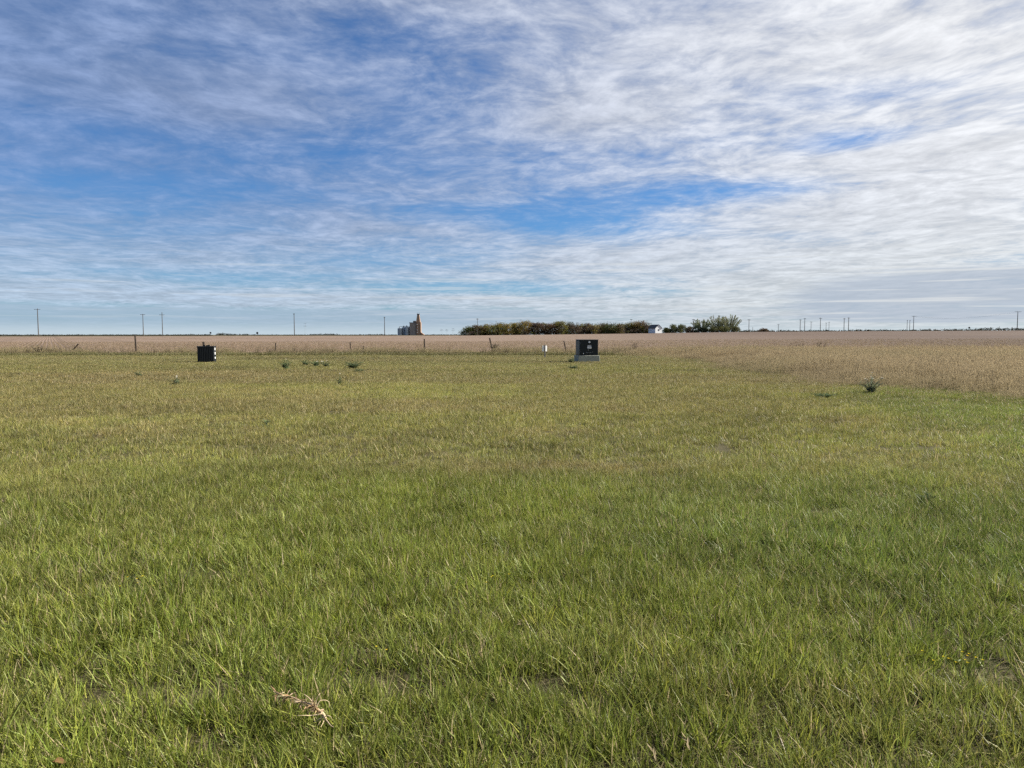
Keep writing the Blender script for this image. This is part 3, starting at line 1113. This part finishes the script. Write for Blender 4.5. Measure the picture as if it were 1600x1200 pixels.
for a in ((60, 482, 400, 3.4, 'tall power pole with crossarm at the far left of the skyline', .5, .22),
          (224, 490.5, 410, 2.8, 'left one of the pair of power poles left of the black box', .4, .19),
          (254, 488, 410, 2.8, 'right one of the pair of power poles, crossarm below its top', 1.4, .19),
          (460, 489.5, 412, 1.0, 'single power pole between the black box and the grain elevator', .5, .21),
          (601, 495, 430, 1.0, 'power pole just left of the grain elevator', .4, .20),
          (746, 497.5, 398, 1.3, 'power pole before the left end of the shelterbelt', .4, .14),
          (986, 498.5, 424, 1.4, 'pole top showing above the right part of the shelterbelt', .4, .13),
          (1083, 498.5, 400, 1.5, 'pole in the farmyard just left of the plumed trees', .4, .15),
          (1170, 498.5, 440, 1.9, 'pole with crossarm right of the plumed trees', .5, .17),
          (1176, 511, 620, 0.0, 'short distant pole just right of the farmyard pole', .4, .16),
          (1216, 506.5, 640, 2.4, 'small distant pole alone between farmyard and pole cluster', .5, .2),
          (1250, 499, 520, 1.9, 'leftmost pole of the distant cluster right of the farmyard', .5, .2),
          (1257, 497, 520, 1.9, 'second pole of the distant cluster, close to the leftmost', .5, .2),
          (1267, 502.5, 700, 2.6, 'faint small pole third in the distant cluster', .5, .2),
          (1281.5, 496.5, 520, 2.2, 'tall pole in the middle of the distant cluster', .5, .2),
          (1290.5, 504, 720, 1.6, 'left one of the two short faint poles in the cluster', .5, .2),
          (1295, 503, 720, 1.6, 'right one of the two short faint poles in the cluster', .5, .2),
          (1318.5, 497, 520, 1.9, 'left one of the last two tall poles of the cluster', .5, .22),
          (1325.5, 496, 520, 1.9, 'right one of the last two tall poles of the cluster', .5, .22),
          (1417, 500, 620, 0.8, 'left one of two thin poles beside the tall crossarm pole', .5, .2),
          (1421, 500, 620, 0.8, 'right one of two thin poles beside the tall crossarm pole', .5, .2),
          (1427, 493.5, 500, 2.8, 'tall crossarm pole right of the two thin poles', .3, .2),
          (1589, 486.5, 430, 3.6, 'tall power pole with wide crossarm at the far right', .3, .2)):
    power_pole(*a[:5], drop=a[5], thick=a[6])


for dx, dz, lab in ((-1.2, .15, 'faint left wire slung between the two rightmost tall power poles'),
                    (1.2, .15, 'faint right wire slung between the two rightmost tall power poles')):
    pa, pb = at(1427, 493.5, 500), at(1589, 486.5, 430)
    pa, pb = pa + Vector((dx, -.2, -dz)), pb + Vector((dx * 1.3, -.2, -dz))
    wm = MB()
    wm.tube([pa.lerp(pb, k / 16) - pa - Vector((0, 0, 2.6 * 4 * (k / 16) * (1 - k / 16))) for k in range(17)], .015, 4)
    o = wm.build('power_wire', M_SIGNBACK)
    o.location = pa
    tag(o, lab, 'power line', 'wires between the right-hand poles')


def lattice_tower(px, top, D, label):
    g = ground_pt(px, D)
    h = at(px, top, D).z - g.z
    root = empty('transmission_tower', g)
    tag(root, label, 'power tower', 'faint transmission towers on the skyline')
    for sx in (-1, 1):
        m_ = MB()
        m_.tube([(sx * 1.8, 0, -.5), (sx * .6, 0, h)], [.16, .12], 4)
        m_.build('leg', M_BIN, root)
    for zz, wd in ((h * .72, 8), (h * .93, 6)):
        m_ = MB()
        m_.box((0, 0, zz), (wd, .3, .4))
        m_.build('crossarm', M_BIN, root)
    return root


for px, top, lab in ((690, 514, 'faint distant transmission tower nearest the grain elevator'),
                     (698, 514, 'faint middle one of three distant transmission towers'),
                     (708, 513, 'faint distant transmission tower nearest the shelterbelt'),
                     (477, 504, 'faint thin distant tower right of the single power pole')):
    lattice_tower(px, top, 1700, lab)


def road_sign(px, top, D, wpx, label):
    g = ground_pt(px, D)
    zt = at(px, top, D).z
    s = wpx * D / F_PX
    root = empty('road_sign', g)
    tag(root, label, 'sign', 'small signs on the far road')
    m_ = MB()
    m_.tube([(0, 0, -.3), (0, 0, zt - g.z - s * .1)], .06, 6)
    m_.build('post', M_STEEL, root)
    m_ = MB()
    r_ = s / 2
    m_.add([(r_ * math.cos(k * 1.0472 * .75 + .39), y_, zt - g.z - r_ + r_ * math.sin(k * 1.0472 * .75 + .39)) for y_ in (-.10, -.07) for k in range(8)],
           [tuple(range(8))[::-1], tuple(range(8, 16))] + [(k, (k + 1) % 8, 8 + (k + 1) % 8, 8 + k) for k in range(8)])
    m_.build('plate', M_SIGNBACK, root)


road_sign(329, 518.5, 420, 3.2, 'tiny dark sign on the skyline above the black box')
road_sign(402, 518.5, 420, 3.6, 'tiny dark sign on the skyline left of the single pole')
road_sign(1514, 510.5, 440, 3.2, 'tiny dark sign on the right skyline before the last pole')

# ------------------------------------------------------------------ white shed
D = 397
g = ground_pt(1029, D)
shed = empty('shed', g, R(24))
tag(shed, 'small white gabled shed with dark roof at the end of the shelterbelt', 'shed')
wd, ln_, hw, hr = 4.2, 6.5, 2.7, 4.5
m_ = MB()
m_.add([(-wd / 2, 0, -.3), (wd / 2, 0, -.3), (wd / 2, 0, hw), (0, 0, hr), (-wd / 2, 0, hw),
        (-wd / 2, ln_, -.3), (wd / 2, ln_, -.3), (wd / 2, ln_, hw), (0, ln_, hr), (-wd / 2, ln_, hw)],
       [(0, 1, 2, 3, 4), (9, 8, 7, 6, 5), (1, 6, 7, 2), (5, 0, 4, 9), (2, 7, 8, 3), (4, 3, 8, 9)])
m_.build('wall', M_SIDING, shed)
m_ = MB()
for s in (-1, 1):
    dx, dz = wd / 2 + .3, (hr - hw) * (wd / 2 + .3) / (wd / 2)
    vs = [(0, -.25, hr + .03), (s * dx, -.25, hr - dz + .03), (s * dx, ln_ + .25, hr - dz + .03), (0, ln_ + .25, hr + .03)]
    m_.add(vs + [(a_, b_, c_ + .14) for a_, b_, c_ in vs], [(0, 1, 2, 3), (4, 7, 6, 5), (0, 4, 5, 1), (1, 5, 6, 2), (2, 6, 7, 3), (3, 7, 4, 0)])
m_.build('roof', M_ROOF, shed)
m_ = MB()
m_.box((0.1, -.02, 1.75), (.9, .08, .8))
m_.build('window', M_GLASS, shed)

# ------------------------------------------------------------------ grain elevator
D = 1400
S = D / F_PX
base = ground_pt(641, D)
elev = empty('grain_elevator', base)
tag(elev, 'grain elevator with grey bins and tall tan-brown tower on the skyline', 'grain elevator')


def ex(px):
    return (px - 641) * S


def ez(py):
    return at(641, py, D).z - base.z


for k, (px, py, dy, dia) in enumerate(((624.8, 513.5, 0, 7.0), (630.3, 512.0, 6, 6.6), (635.5, 511.6, 0, 6.6), (640.3, 511.6, 6, 6.4))):
    m_ = MB()
    cx, r_, ht = ex(px), dia * S / 2, ez(py)
    out = [(cx + r_ * math.cos(t * math.pi / 10), dy + r_ * math.sin(t * math.pi / 10)) for t in range(20)]
    n = 20
    vs = [(a_, b_, -1) for a_, b_ in out] + [(a_, b_, ht) for a_, b_ in out] + [(cx, dy, ht + r_ * .62)]
    m_.add(vs, [(i, (i + 1) % n, n + (i + 1) % n, n + i) for i in range(n)] + [(n + i, n + (i + 1) % n, 2 * n) for i in range(n)])
    b_ = m_.build('grain_bin', M_BIN, elev)
    c = MB()
    c.box((cx, dy, ht + r_ * .66), (1.6, 1.6, 2.2))
    c.build('vent_cap', M_ELEVD, b_)
m_ = MB()
m_.box((ex(632.5), 3, ez(510.0)), (14 * S, 1.0, .7))
m_.build('conveyor', M_ELEVD, elev)
m_ = MB()
m_.box(((ex(640.5) + ex(650.6)) / 2, 4, ez(504.5) / 2 - .5), (10.1 * S, 15, ez(504.5) + 1))
blk = m_.build('storage_block', M_ELEVG, elev)
m_ = MB()
m_.box(((ex(640) + ex(650.5)) / 2, 4, ez(504.2)), (10.9 * S, 15.6, .8))
m_.build('roof', M_ELEVD, blk)
m_ = MB()
m_.box((ex(647.5), 4, ez(502.6)), (4.0 * S, 6, 3.4))
m_.build('roof_house', M_ELEVG, blk)
m_ = MB()
m_.box((ex(654), 2, ez(503.5) / 2 - .5), (7.4 * S, 12, ez(503.5) + 1))
m_.build('tower', M_ELEV, elev)
m_ = MB()
m_.box((ex(653.6), 2, (ez(503.5) + ez(492)) / 2), (6.4 * S, 9, ez(492) - ez(503.5)), None, .48)
m_.build('head_house', M_ELEV, elev)
for px, w_ in ((650.8, .9), (657.4, .9)):
    m_ = MB()
    m_.box((ex(px), -4.4, ez(503.5) / 2), (w_ * S, .6, ez(503.5)))
    m_.build('corner_trim', M_ELEVD, elev)
m_ = MB()
m_.box((ex(653.6), 2, ez(491.2)), (3.6 * S, 6, 2.0))
m_.build('top_cap', M_ELEVD, elev)
for px in (652.0, 655.0):
    m_ = MB()
    m_.tube([(ex(px), 2, ez(491)), (ex(px), 2, ez(488.6))], .3, 5)
    m_.build('lightning_rod', M_ELEVD, elev)
for py in (507, 511, 515.5, 519.5):
    m_ = MB()
    m_.box((ex(652.6), -4.1, ez(py)), (1.2 * S, .3, 1.4))
    m_.build('window', M_WHITE, elev)
m_ = MB()
m_.add([(ex(658), -3, -1), (ex(663.5), -3, -1), (ex(663.5), -3, ez(523.4)), (ex(658), -3, ez(519.3)),
        (ex(658), 7, -1), (ex(663.5), 7, -1), (ex(663.5), 7, ez(523.4)), (ex(658), 7, ez(519.3))],
       [(0, 1, 2, 3), (7, 6, 5, 4), (1, 5, 6, 2), (3, 2, 6, 7), (4, 0, 3, 7)])
m_.build('drive_shed', M_ELEV, elev)


# ------------------------------------------------------------------ utility cabinet on its concrete pad
g = ground_at(918, 566)
Dc = g.y
s_px = Dc / F_PX
cab = empty('utility_cabinet', (g.x, g.y + .45, 0), R(9))
tag(cab, 'black metal utility cabinet with white label standing on a concrete pad', 'utility cabinet')
pad_h = .40
m_ = MB()
m_.box((0, 0, pad_h / 2 - .05), (1.32, 1.18, pad_h + .1), None, .94)
m_.build('concrete_pad', M_CONC, cab, bevel=.02)
cw, cd, ch = 1.10, .98, .88
m_ = MB()
m_.box((0, 0, pad_h + ch / 2), (cw, cd, ch - .004))
m_.build('body', M_CAB, cab, bevel=.012)
m_ = MB()
m_.box((0, -.01, pad_h + ch + .02), (cw + .05, cd + .06, .045), None, .97)
m_.build('lid', M_CAB, cab, bevel=.01)
m_ = MB()
m_.box((-cw / 2 - .006, 0, pad_h + ch / 2), (.012, cd - .10, ch - .08))
sp_ = m_.build('side_panel', M_CABSIDE, cab, bevel=.004)
tag(sp_, 'lighter grey side panel')
for sx in (-1, 1):
    m_ = MB()
    m_.box((sx * (cw / 4 - .001), -cd / 2 - .009, pad_h + ch / 2), (cw / 2 - .028, .018, ch - .06))
    door = m_.build('door', M_CAB, cab, bevel=.006)
    for hz in (.2, .66):
        m_ = MB()
        m_.tube([(sx * (cw / 2 - .02), -cd / 2 - .024, pad_h + hz), (sx * (cw / 2 - .02), -cd / 2 - .024, pad_h + hz + .09)], .011, 6)
        m_.build('hinge', M_CABSIDE, door)
m_ = MB()
m_.box((-.05, -cd / 2 - .035, pad_h + ch * .40), (.035, .03, .16))
m_.box((-.05, -cd / 2 - .05, pad_h + ch * .33), (.05, .02, .06))
m_.build('latch', M_CABSIDE, cab, bevel=.004)
m_ = MB()
m_.box((.02, -cd / 2 - .021, pad_h + .455), (.24, .004, .11))
lb = m_.build('label', M_WHITE, cab)
m_ = MB()
m_.box((.02, -cd / 2 - .0205, pad_h + .56), (.22, .004, .085))
m_.build('label', M_LABEL, cab)
for k in range(3):
    m_ = MB()
    m_.box((.02, -cd / 2 - .0245, pad_h + .49 - k * .028), (.18 - .03 * k, .002, .010))
    m_.build('print_line', M_LABEL, lb)
m_ = MB()
m_.add([(.02 + .062 * math.cos(t * .5236), y_, pad_h + .775 + .052 * math.sin(t * .5236)) for y_ in (-cd / 2 - .023, -cd / 2 - .019) for t in range(12)],
       [tuple(range(12))[::-1], tuple(range(12, 24))] + [(k, (k + 1) % 12, 12 + (k + 1) % 12, 12 + k) for k in range(12)])
m_.build('emblem', M_WHITE, cab)
for k, (x_, z_, w_) in enumerate(((-.16, .17, .05), (-.09, .15, .04), (.0, .17, .05), (.10, .16, .04), (.2, .20, .035), (-.34, .11, .05))):
    m_ = MB()
    m_.box((x_, -cd / 2 - .021, pad_h + z_), (w_, .004, .022 + .02 * (k == 5)))
    m_.build('scuff_sticker', M_LABEL if k < 5 else M_WHITE, cab)

# ------------------------------------------------------------------ black ribbed box
g = ground_at(319, 566.5)
box = empty('utility_box', (g.x, g.y + .40, 0), R(22))
tag(box, 'black ribbed plastic utility box with white glints painted down its right edge', 'utility box')
bw, bd, bh, chf = 1.0, .82, .93, .13
out = [(-bw / 2 + chf, -bd / 2), (bw / 2 - chf, -bd / 2), (bw / 2, -bd / 2 + chf), (bw / 2, bd / 2 - chf),
       (bw / 2 - chf, bd / 2), (-bw / 2 + chf, bd / 2), (-bw / 2, bd / 2 - chf), (-bw / 2, -bd / 2 + chf)]
m_ = MB()
m_.prism(out, -.05, bh)
m_.build('body', M_BLACKP, box, bevel=.01)
m_ = MB()
m_.prism([(x_ * 1.035, y_ * 1.04) for x_, y_ in out], bh - .07, bh + .012)
m_.build('rim', M_BLACKP, box, bevel=.01)
for k in range(8):
    m_ = MB()
    m_.box((-bw / 2 + chf + .05 + k * (bw - 2 * chf - .1) / 7, -bd / 2 - .016, bh / 2 - .06), (.036, .032, bh - .10))
    m_.build('rib', M_BLACKP, box, bevel=.006)
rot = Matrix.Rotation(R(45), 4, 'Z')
for z_, h_ in ((.78, .15), (.53, .15), (.27, .11)):  # glints on the chamfer, painted as small white blocks
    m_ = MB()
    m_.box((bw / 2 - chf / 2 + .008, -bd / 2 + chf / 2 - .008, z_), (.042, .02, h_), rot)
    m_.build('painted_glint', M_WHITE, box)
for x_, z_ in ((-.12, .05), (.13, .06), (.03, .03)):
    m_ = MB()
    m_.box((x_, -.1, bh + .03), (.10, .12, .05 + z_))
    m_.build('lifting_lug', M_BLACKP, box, bevel=.008)


# ------------------------------------------------------------------ fence posts
def fence_post(px, base_py, top_px, top_py, r, label, material=M_POST, D=None):
    g = ground_at(px, base_py) if D is None else ground_pt(px, D)
    tp = at(top_px, top_py, g.y)
    d = tp - g
    o = MB()
    r *= 1.25
    o.tube([-d * .15, d * .3, d * .7, d], [r * 1.08, r, r * .97, r * .9], 7)
    f = o.build('fence_post', material)
    f.location = g
    tag(f, label, 'fence post', 'posts of the old field fence')
    return f


fence_post(213, 552.5, 211, 523.5, .055, 'tall dark upright fence post left of the black box')
fence_post(431, 552.5, 430.5, 536, .045, 'short thin fence post behind the leftmost green weeds')
fence_post(548, 551.5, 547, 534.5, .040, 'thin brown fence post behind the largest green weed')
fence_post(568, 553.5, 567.5, 541, .040, 'shortest thin fence post right of the brown one')
fence_post(663.5, 551.5, 663, 529.5, .050, 'upright fence post below the grain elevator')
fence_post(770, 551, 765, 528, .055, 'left-leaning fence post rising out of a tangle of brush')
fence_post(885, 551, 881, 532.5, .045, 'left-leaning fence post just left of the utility cabinet')
fence_post(318.6, 548, 317.8, 534, .075, 'short post sticking up behind the black box', D=62)

# broken brace of an old fence corner: three timbers
brace = empty('broken_fence_brace', ground_at(118, 551))
tag(brace, 'collapsed wooden fence brace of slanting timbers at the left', 'fence brace')
org = brace.location.copy()
for (x0, y0, x1, y1, r_) in ((109, 551.5, 122.5, 537.5, .065), (132.5, 551, 124.5, 543, .060), (124, 551, 121.5, 542, .045)):
    a_, b_ = at(x0, y0, org.y + .1), at(x1, y1, org.y + .1)
    m_ = MB()
    m_.tube([a_ - org + (a_ - b_) * .1, (a_ + b_) / 2 - org, b_ - org], [r_, r_ * .95, r_ * .85], 6)
    m_.build('timber', M_POST, brace)

# small white marker on a stake
g = ground_at(851, 559)
mk = empty('marker_sign', g, R(28))
tag(mk, 'small white marker plate on a dark stake left of the utility cabinet', 'sign')
h = at(851, 538.5, g.y).z
m_ = MB()
m_.box((0, -.03, h / 2 - .1), (.075, .05, h + .2))
m_.build('stake', M_SIGNBACK, mk)
pz, ph = at(851, 544.5, g.y).z, 9.0 * g.y / F_PX
m_ = MB()
m_.box((0, .01, pz), (.38, .02, ph))
m_.build('plate', M_WHITE, mk)


# ------------------------------------------------------------------ dead brush
def twig_bush(name, loc, h, w, n, label, material, cat='dead bush', leaves=0):
    root = empty(name, loc)
    tag(root, label, cat)
    mb = MB()
    tips = []
    for i in range(n):
        a = random.uniform(0, 6.28)
        e = Vector((w / 2 * math.cos(a) * random.random(), w / 2 * math.sin(a) * random.random(), h * random.uniform(.5, 1)))
        m1 = e * .5 + Vector((random.gauss(0, .05), random.gauss(0, .05), 0)) * h
        mb.tube([(0, 0, -.05), m1, e], [.022, .014, .006], 4, False)
        tips.append(e)
        for q in range(3):
            s_ = m1.lerp(e, random.random())
            t_ = s_ + Vector((random.gauss(0, .18), random.gauss(0, .18), random.uniform(.05, .3))) * h
            mb.tube([s_, t_], [.010, .004], 3, False)
            tips.append(t_)
    mb.build('branches', material, root)
    if leaves:
        lf = MB()
        for t_ in tips:
            leaf_cloud(lf, t_, .10, leaves, .07, (0.10, 0.085, 0.055))
        lf.build('dry_leaves', M_FOL, root, colors=True)
    return root


g = ground_at(991, 554)
twig_bush('dead_bush', g, 1.05, 1.0, 9, 'bare dark twiggy bush right of the utility cabinet', M_STEEL)
g = ground_at(773, 552)
twig_bush('brush_tangle', g, .75, .9, 26, 'dark tangle of dead brush heaped against the leaning fence post', M_STEEL, leaves=3)
for px, py, hh, lab in ((1282, 549, .8, 'dark dead stems standing in the dry grass left of the two thin poles'),
                        (1245, 550, .7, 'low dead stems in the dry grass below the pole cluster'),
                        (62, 554, .75, 'grey-brown weed clump at the foot of the far left pole')):
    g = ground_at(px, py)
    twig_bush('dead_weed', g, hh, 1.3, 12, lab, M_STEEL, 'dead weed', leaves=2)


# ------------------------------------------------------------------ green weeds
def leafy_weed(px, py, h, w, nst, label, color=(0.045, 0.085, 0.036), heads=0, leafsize=.10, name='thistle', cat='weed'):
    color = tuple(a * 0.55 + b for a, b in zip(color, (0.085, 0.098, 0.055)))
    if py < 600:
        w, h = w * 1.3, h * 1.1
    g = ground_at(px, py)
    root = empty(name, g, random.uniform(0, 6.28))
    tag(root, label, cat, 'green weeds on the lawn')
    st_, lf, hd = MB(), MB(), MB()
    tops = []
    for i in range(nst):
        a = random.uniform(0, 6.28)
        rr = w / 2 * math.sqrt(random.random())
        e = Vector((rr * math.cos(a), rr * math.sin(a), h * random.uniform(.55, 1.0) * (1 - .35 * rr / (w / 2))))
        m1 = Vector((e.x * .4, e.y * .4, e.z * .55))
        st_.tube([(0, 0, -.02), m1, e], [.007, .005, .003], 4, False, tuple(v * 1.1 for v in color))
        tops.append(e)
        nl = 13
        for q in range(nl):
            t_ = (q + .5) / nl
            p = Vector((0, 0, 0)).lerp(m1, t_ * 2) if t_ < .5 else m1.lerp(e, t_ * 2 - 1)
            b_ = random.uniform(0, 6.28)
            d = Vector((math.cos(b_), math.sin(b_), random.uniform(.0, .8))).normalized()
            s_ = Vector((-math.sin(b_), math.cos(b_), 0))
            L_ = leafsize * (1.35 - t_ * .8) * random.uniform(.7, 1.3)
            lf.leaf(p, d, s_, L_, L_ * .26, jitter(color, .3), random.uniform(-.5, .8))
    st_.build('stems', M_FOL, root, colors=True)
    lf.build('leaves', M_FOL, root, colors=True)
    if heads:
        for e in sorted(tops, key=lambda v: -v.z)[:heads]:
            for q in range(14):
                d = rand_dir()
                d.z = abs(d.z)
                hd.leaf(e, d, d.cross(Vector((.3, .5, .8))).normalized(), .035, .016, (.62, .58, .50))
        hd.build('seed_heads', M_FOL, root, colors=True)
    return root


leafy_weed(1360, 615, .60, .80, 20, 'large grey-green thistle with white seed heads by the uncut grass', (0.14, 0.15, 0.11), 9, .12)
leafy_weed(446, 577, .52, .55, 14, 'dark green thistle with one white head, leftmost of the far weeds', heads=1, leafsize=.15)
leafy_weed(478, 571, .42, .55, 12, 'small green weed second from left among the far weeds', leafsize=.13)
leafy_weed(494, 573, .42, .55, 14, 'bright green weed in the middle of the far weeds', (0.05, 0.10, 0.045), leafsize=.14)
leafy_weed(511, 574, .42, .75, 14, 'weed with pale dry flower heads, fourth of the far weeds', (0.085, 0.10, 0.055), 7, .13)
leafy_weed(552, 576, .45, .85, 22, 'largest bushy green weed, rightmost of the far weeds', (0.042, 0.075, 0.035), leafsize=.16)
leafy_weed(563, 581, .16, .9, 12, 'flat creeping green weed in front of the largest far weed', (0.06, 0.09, 0.04), leafsize=.12)
leafy_weed(896, 577, .20, .55, 16, 'low dark weed in front of the concrete pad', (0.035, 0.060, 0.028), leafsize=.13)
leafy_weed(893, 567, .34, .45, 14, 'leafy weed against the left side of the concrete pad', (0.055, 0.080, 0.03), leafsize=.13)
leafy_weed(276, 602, .34, .40, 10, 'grey-green weed with white seed heads in front of the black box', (0.075, 0.10, 0.06), 3, .10)
leafy_weed(217, 589, .28, .3, 7, 'small dark upright weed left of the seeding weed', (0.045, 0.065, 0.032), 0, .10)
leafy_weed(531, 601, .36, .28, 6, 'single slender weed standing below the far weeds', (0.06, 0.085, 0.035), 1, .10)
leafy_weed(415, 668, .22, .12, 3, 'lone thin weed standing in the left lawn nearest the camera', (0.06, 0.08, 0.035), 0, .08)
leafy_weed(1290, 622, .16, .8, 14, 'low dark green leafy patch left of the large thistle', (0.05, 0.085, 0.035), 0, .11)
leafy_weed(1443, 790, .15, .22, 9, 'small dark broadleaf weed in the right foreground grass', (0.04, 0.065, 0.03), 0, .07)


def yellow_flower(px, py, n, label):
    g = ground_at(px, py)
    root = empty('yellow_flower', g)
    tag(root, label, 'flower', 'yellow wildflowers in the grass')
    st_ = MB()
    for i in range(n):
        e = Vector((random.gauss(0, .05), random.gauss(0, .05), random.uniform(.10, .17)))
        st_.tube([(0, 0, 0), e * .5 + Vector((.006, 0, 0)), e], [.0016, .0014, .001], 4, False, (0.08, 0.10, 0.03))
        hd = MB()
        for q in range(9):
            a = q * .698
            d = Vector((math.cos(a), math.sin(a), .45)).normalized()
            hd.leaf(e, d, Vector((-math.sin(a), math.cos(a), 0)), .0075, .005, jitter((.46, .36, .03), .2))
        hd.build('flower_head', M_FOL, root, colors=True)
    st_.build('stem', M_FOL, root, colors=True)


yellow_flower(208, 945, 7, 'cluster of small yellow flowers in the left foreground grass')
yellow_flower(578, 1052, 2, 'single small yellow flower right of the uprooted weed')
yellow_flower(770, 935, 4, 'pair of small yellow flowers in the middle foreground')
yellow_flower(1515, 1075, 8, 'yellow flower cluster in the right foreground grass')
yellow_flower(1455, 1085, 4, 'fainter yellow flowers just left of the right-hand cluster')

# ------------------------------------------------------------------ uprooted dry weed lying on the grass
g = ground_at(478, 1110)
LZ = .105
org = at(505, 1117, ground_at(505, 1132).y)
org = Vector((org.x, org.y, LZ))
up = empty('uprooted_weed', (org.x, org.y, 0))
tag(up, 'pale dry uprooted weed with roots lying on the foreground grass', 'dry weed')


def on_grass(px, py, z):
    d = ray(px, py)
    k = (CAM_H - z) / -d.z
    return Vector((d.x * k, d.y * k, z)) - Vector((org.x, org.y, 0))


def curve_tube(mb, pl, r0, r1, n=5):
    P = [on_grass(*p) for p in pl]
    # Catmull-Rom through the given points
    out = []
    for i in range(len(P) - 1):
        p0, p1, p2, p3 = P[max(i - 1, 0)], P[i], P[i + 1], P[min(i + 2, len(P) - 1)]
        for s in range(4):
            t = s / 4
            out.append(0.5 * ((2 * p1) + (p2 - p0) * t + (2 * p0 - 5 * p1 + 4 * p2 - p3) * t * t + (3 * p1 - p0 - 3 * p2 + p3) * t ** 3))
    out.append(P[-1])
    mb.tube(out, [r0 + (r1 - r0) * i / (len(out) - 1) for i in range(len(out))], n)
    return out


stem = MB()
main = curve_tube(stem, [(503, 1114, .12), (495, 1107, .13), (486, 1100, .14), (472, 1097, .14), (458, 1090, .13), (444, 1086, .13), (430, 1082, .12)], .0055, .0018, 6)
curve_tube(stem, [(503, 1114, .12), (506, 1118, .11), (508, 1122, .11)], .0075, .006, 6)
curve_tube(stem, [(489, 1102, .13), (487, 1096, .14), (482, 1090, .15), (475, 1085, .16)], .003, .0015)
stem.build('main_stem', M_ROOT, up, smooth=True)
for pl, r0 in (([(506, 1120, .11), (512, 1128, .10), (517, 1134, .11), (521, 1136, .11)], .0032),
               ([(503, 1115, .12), (495, 1117, .12), (486, 1118, .12), (474, 1118, .13), (464, 1118, .13)], .0030),
               ([(506, 1119, .11), (498, 1124, .10), (492, 1128, .09), (491, 1121, .09)], .0030),
               ([(506, 1120, .10), (506, 1126, .10), (504, 1131, .10), (501, 1136, .10)], .0026),
               ([(494, 1106, .14), (499, 1096, .16), (507, 1094, .16), (514, 1097, .15), (514, 1106, .13)], .0024),
               ([(492, 1104, .14), (494, 1096, .15), (497, 1088, .17), (500, 1083, .17)], .0016),
               ([(507, 1121, .11), (511, 1118, .13), (517, 1120, .12), (519, 1126, .10)], .0018),
               ([(505, 1120, .10), (500, 1128, .10), (496, 1134, .09)], .0018)):
    m_ = MB()
    curve_tube(m_, pl, r0, .0009)
    m_.build('root', M_ROOT, up, smooth=True)
# dense dry side twigs and husks along the stem
tw = MB()
for i in range(150):
    p = main[random.randrange(2, len(main))]
    k = random.uniform(.015, .05)
    e = p + Vector((random.gauss(-.3, .6), random.gauss(-.1, .6), random.gauss(-.15, .45))) * k
    d = (e - p).normalized()
    s_ = d.cross(rand_dir())
    if s_.length > .05:
        tw.leaf(p, d, s_.normalized(), k, random.uniform(.003, .009), jitter(random.choice([(.34, .24, .13), (.24, .165, .095), (.42, .33, .21)]), .2))
tw.build('dry_husks', M_FOL, up, colors=True)

# brown dead leaf at the bottom edge
d_ = ray(92, 1191)
g = Vector((d_.x, d_.y, 0)) * ((CAM_H - .07) / -d_.z)
lf = MB()
P = [(-.028, 0, 0), (-.012, .016, .012), (.012, .018, .008), (.034, .004, 0), (.012, -.016, .008), (-.012, -.014, .014), (0, 0, -.004)]
lf.add(P, [(6, 1, 0), (6, 2, 1), (6, 3, 2), (6, 4, 3), (6, 5, 4), (6, 0, 5)], (.17, .10, .05))
o = lf.build('dead_leaf', M_FOL, colors=True)
o.location = (g.x, g.y, .07)
o.scale = (.8, .8, .8)
o.rotation_euler = (.5, .5, .8)
tag(o, 'curled brown dead leaf in the grass at the bottom left edge', 'dead leaf')
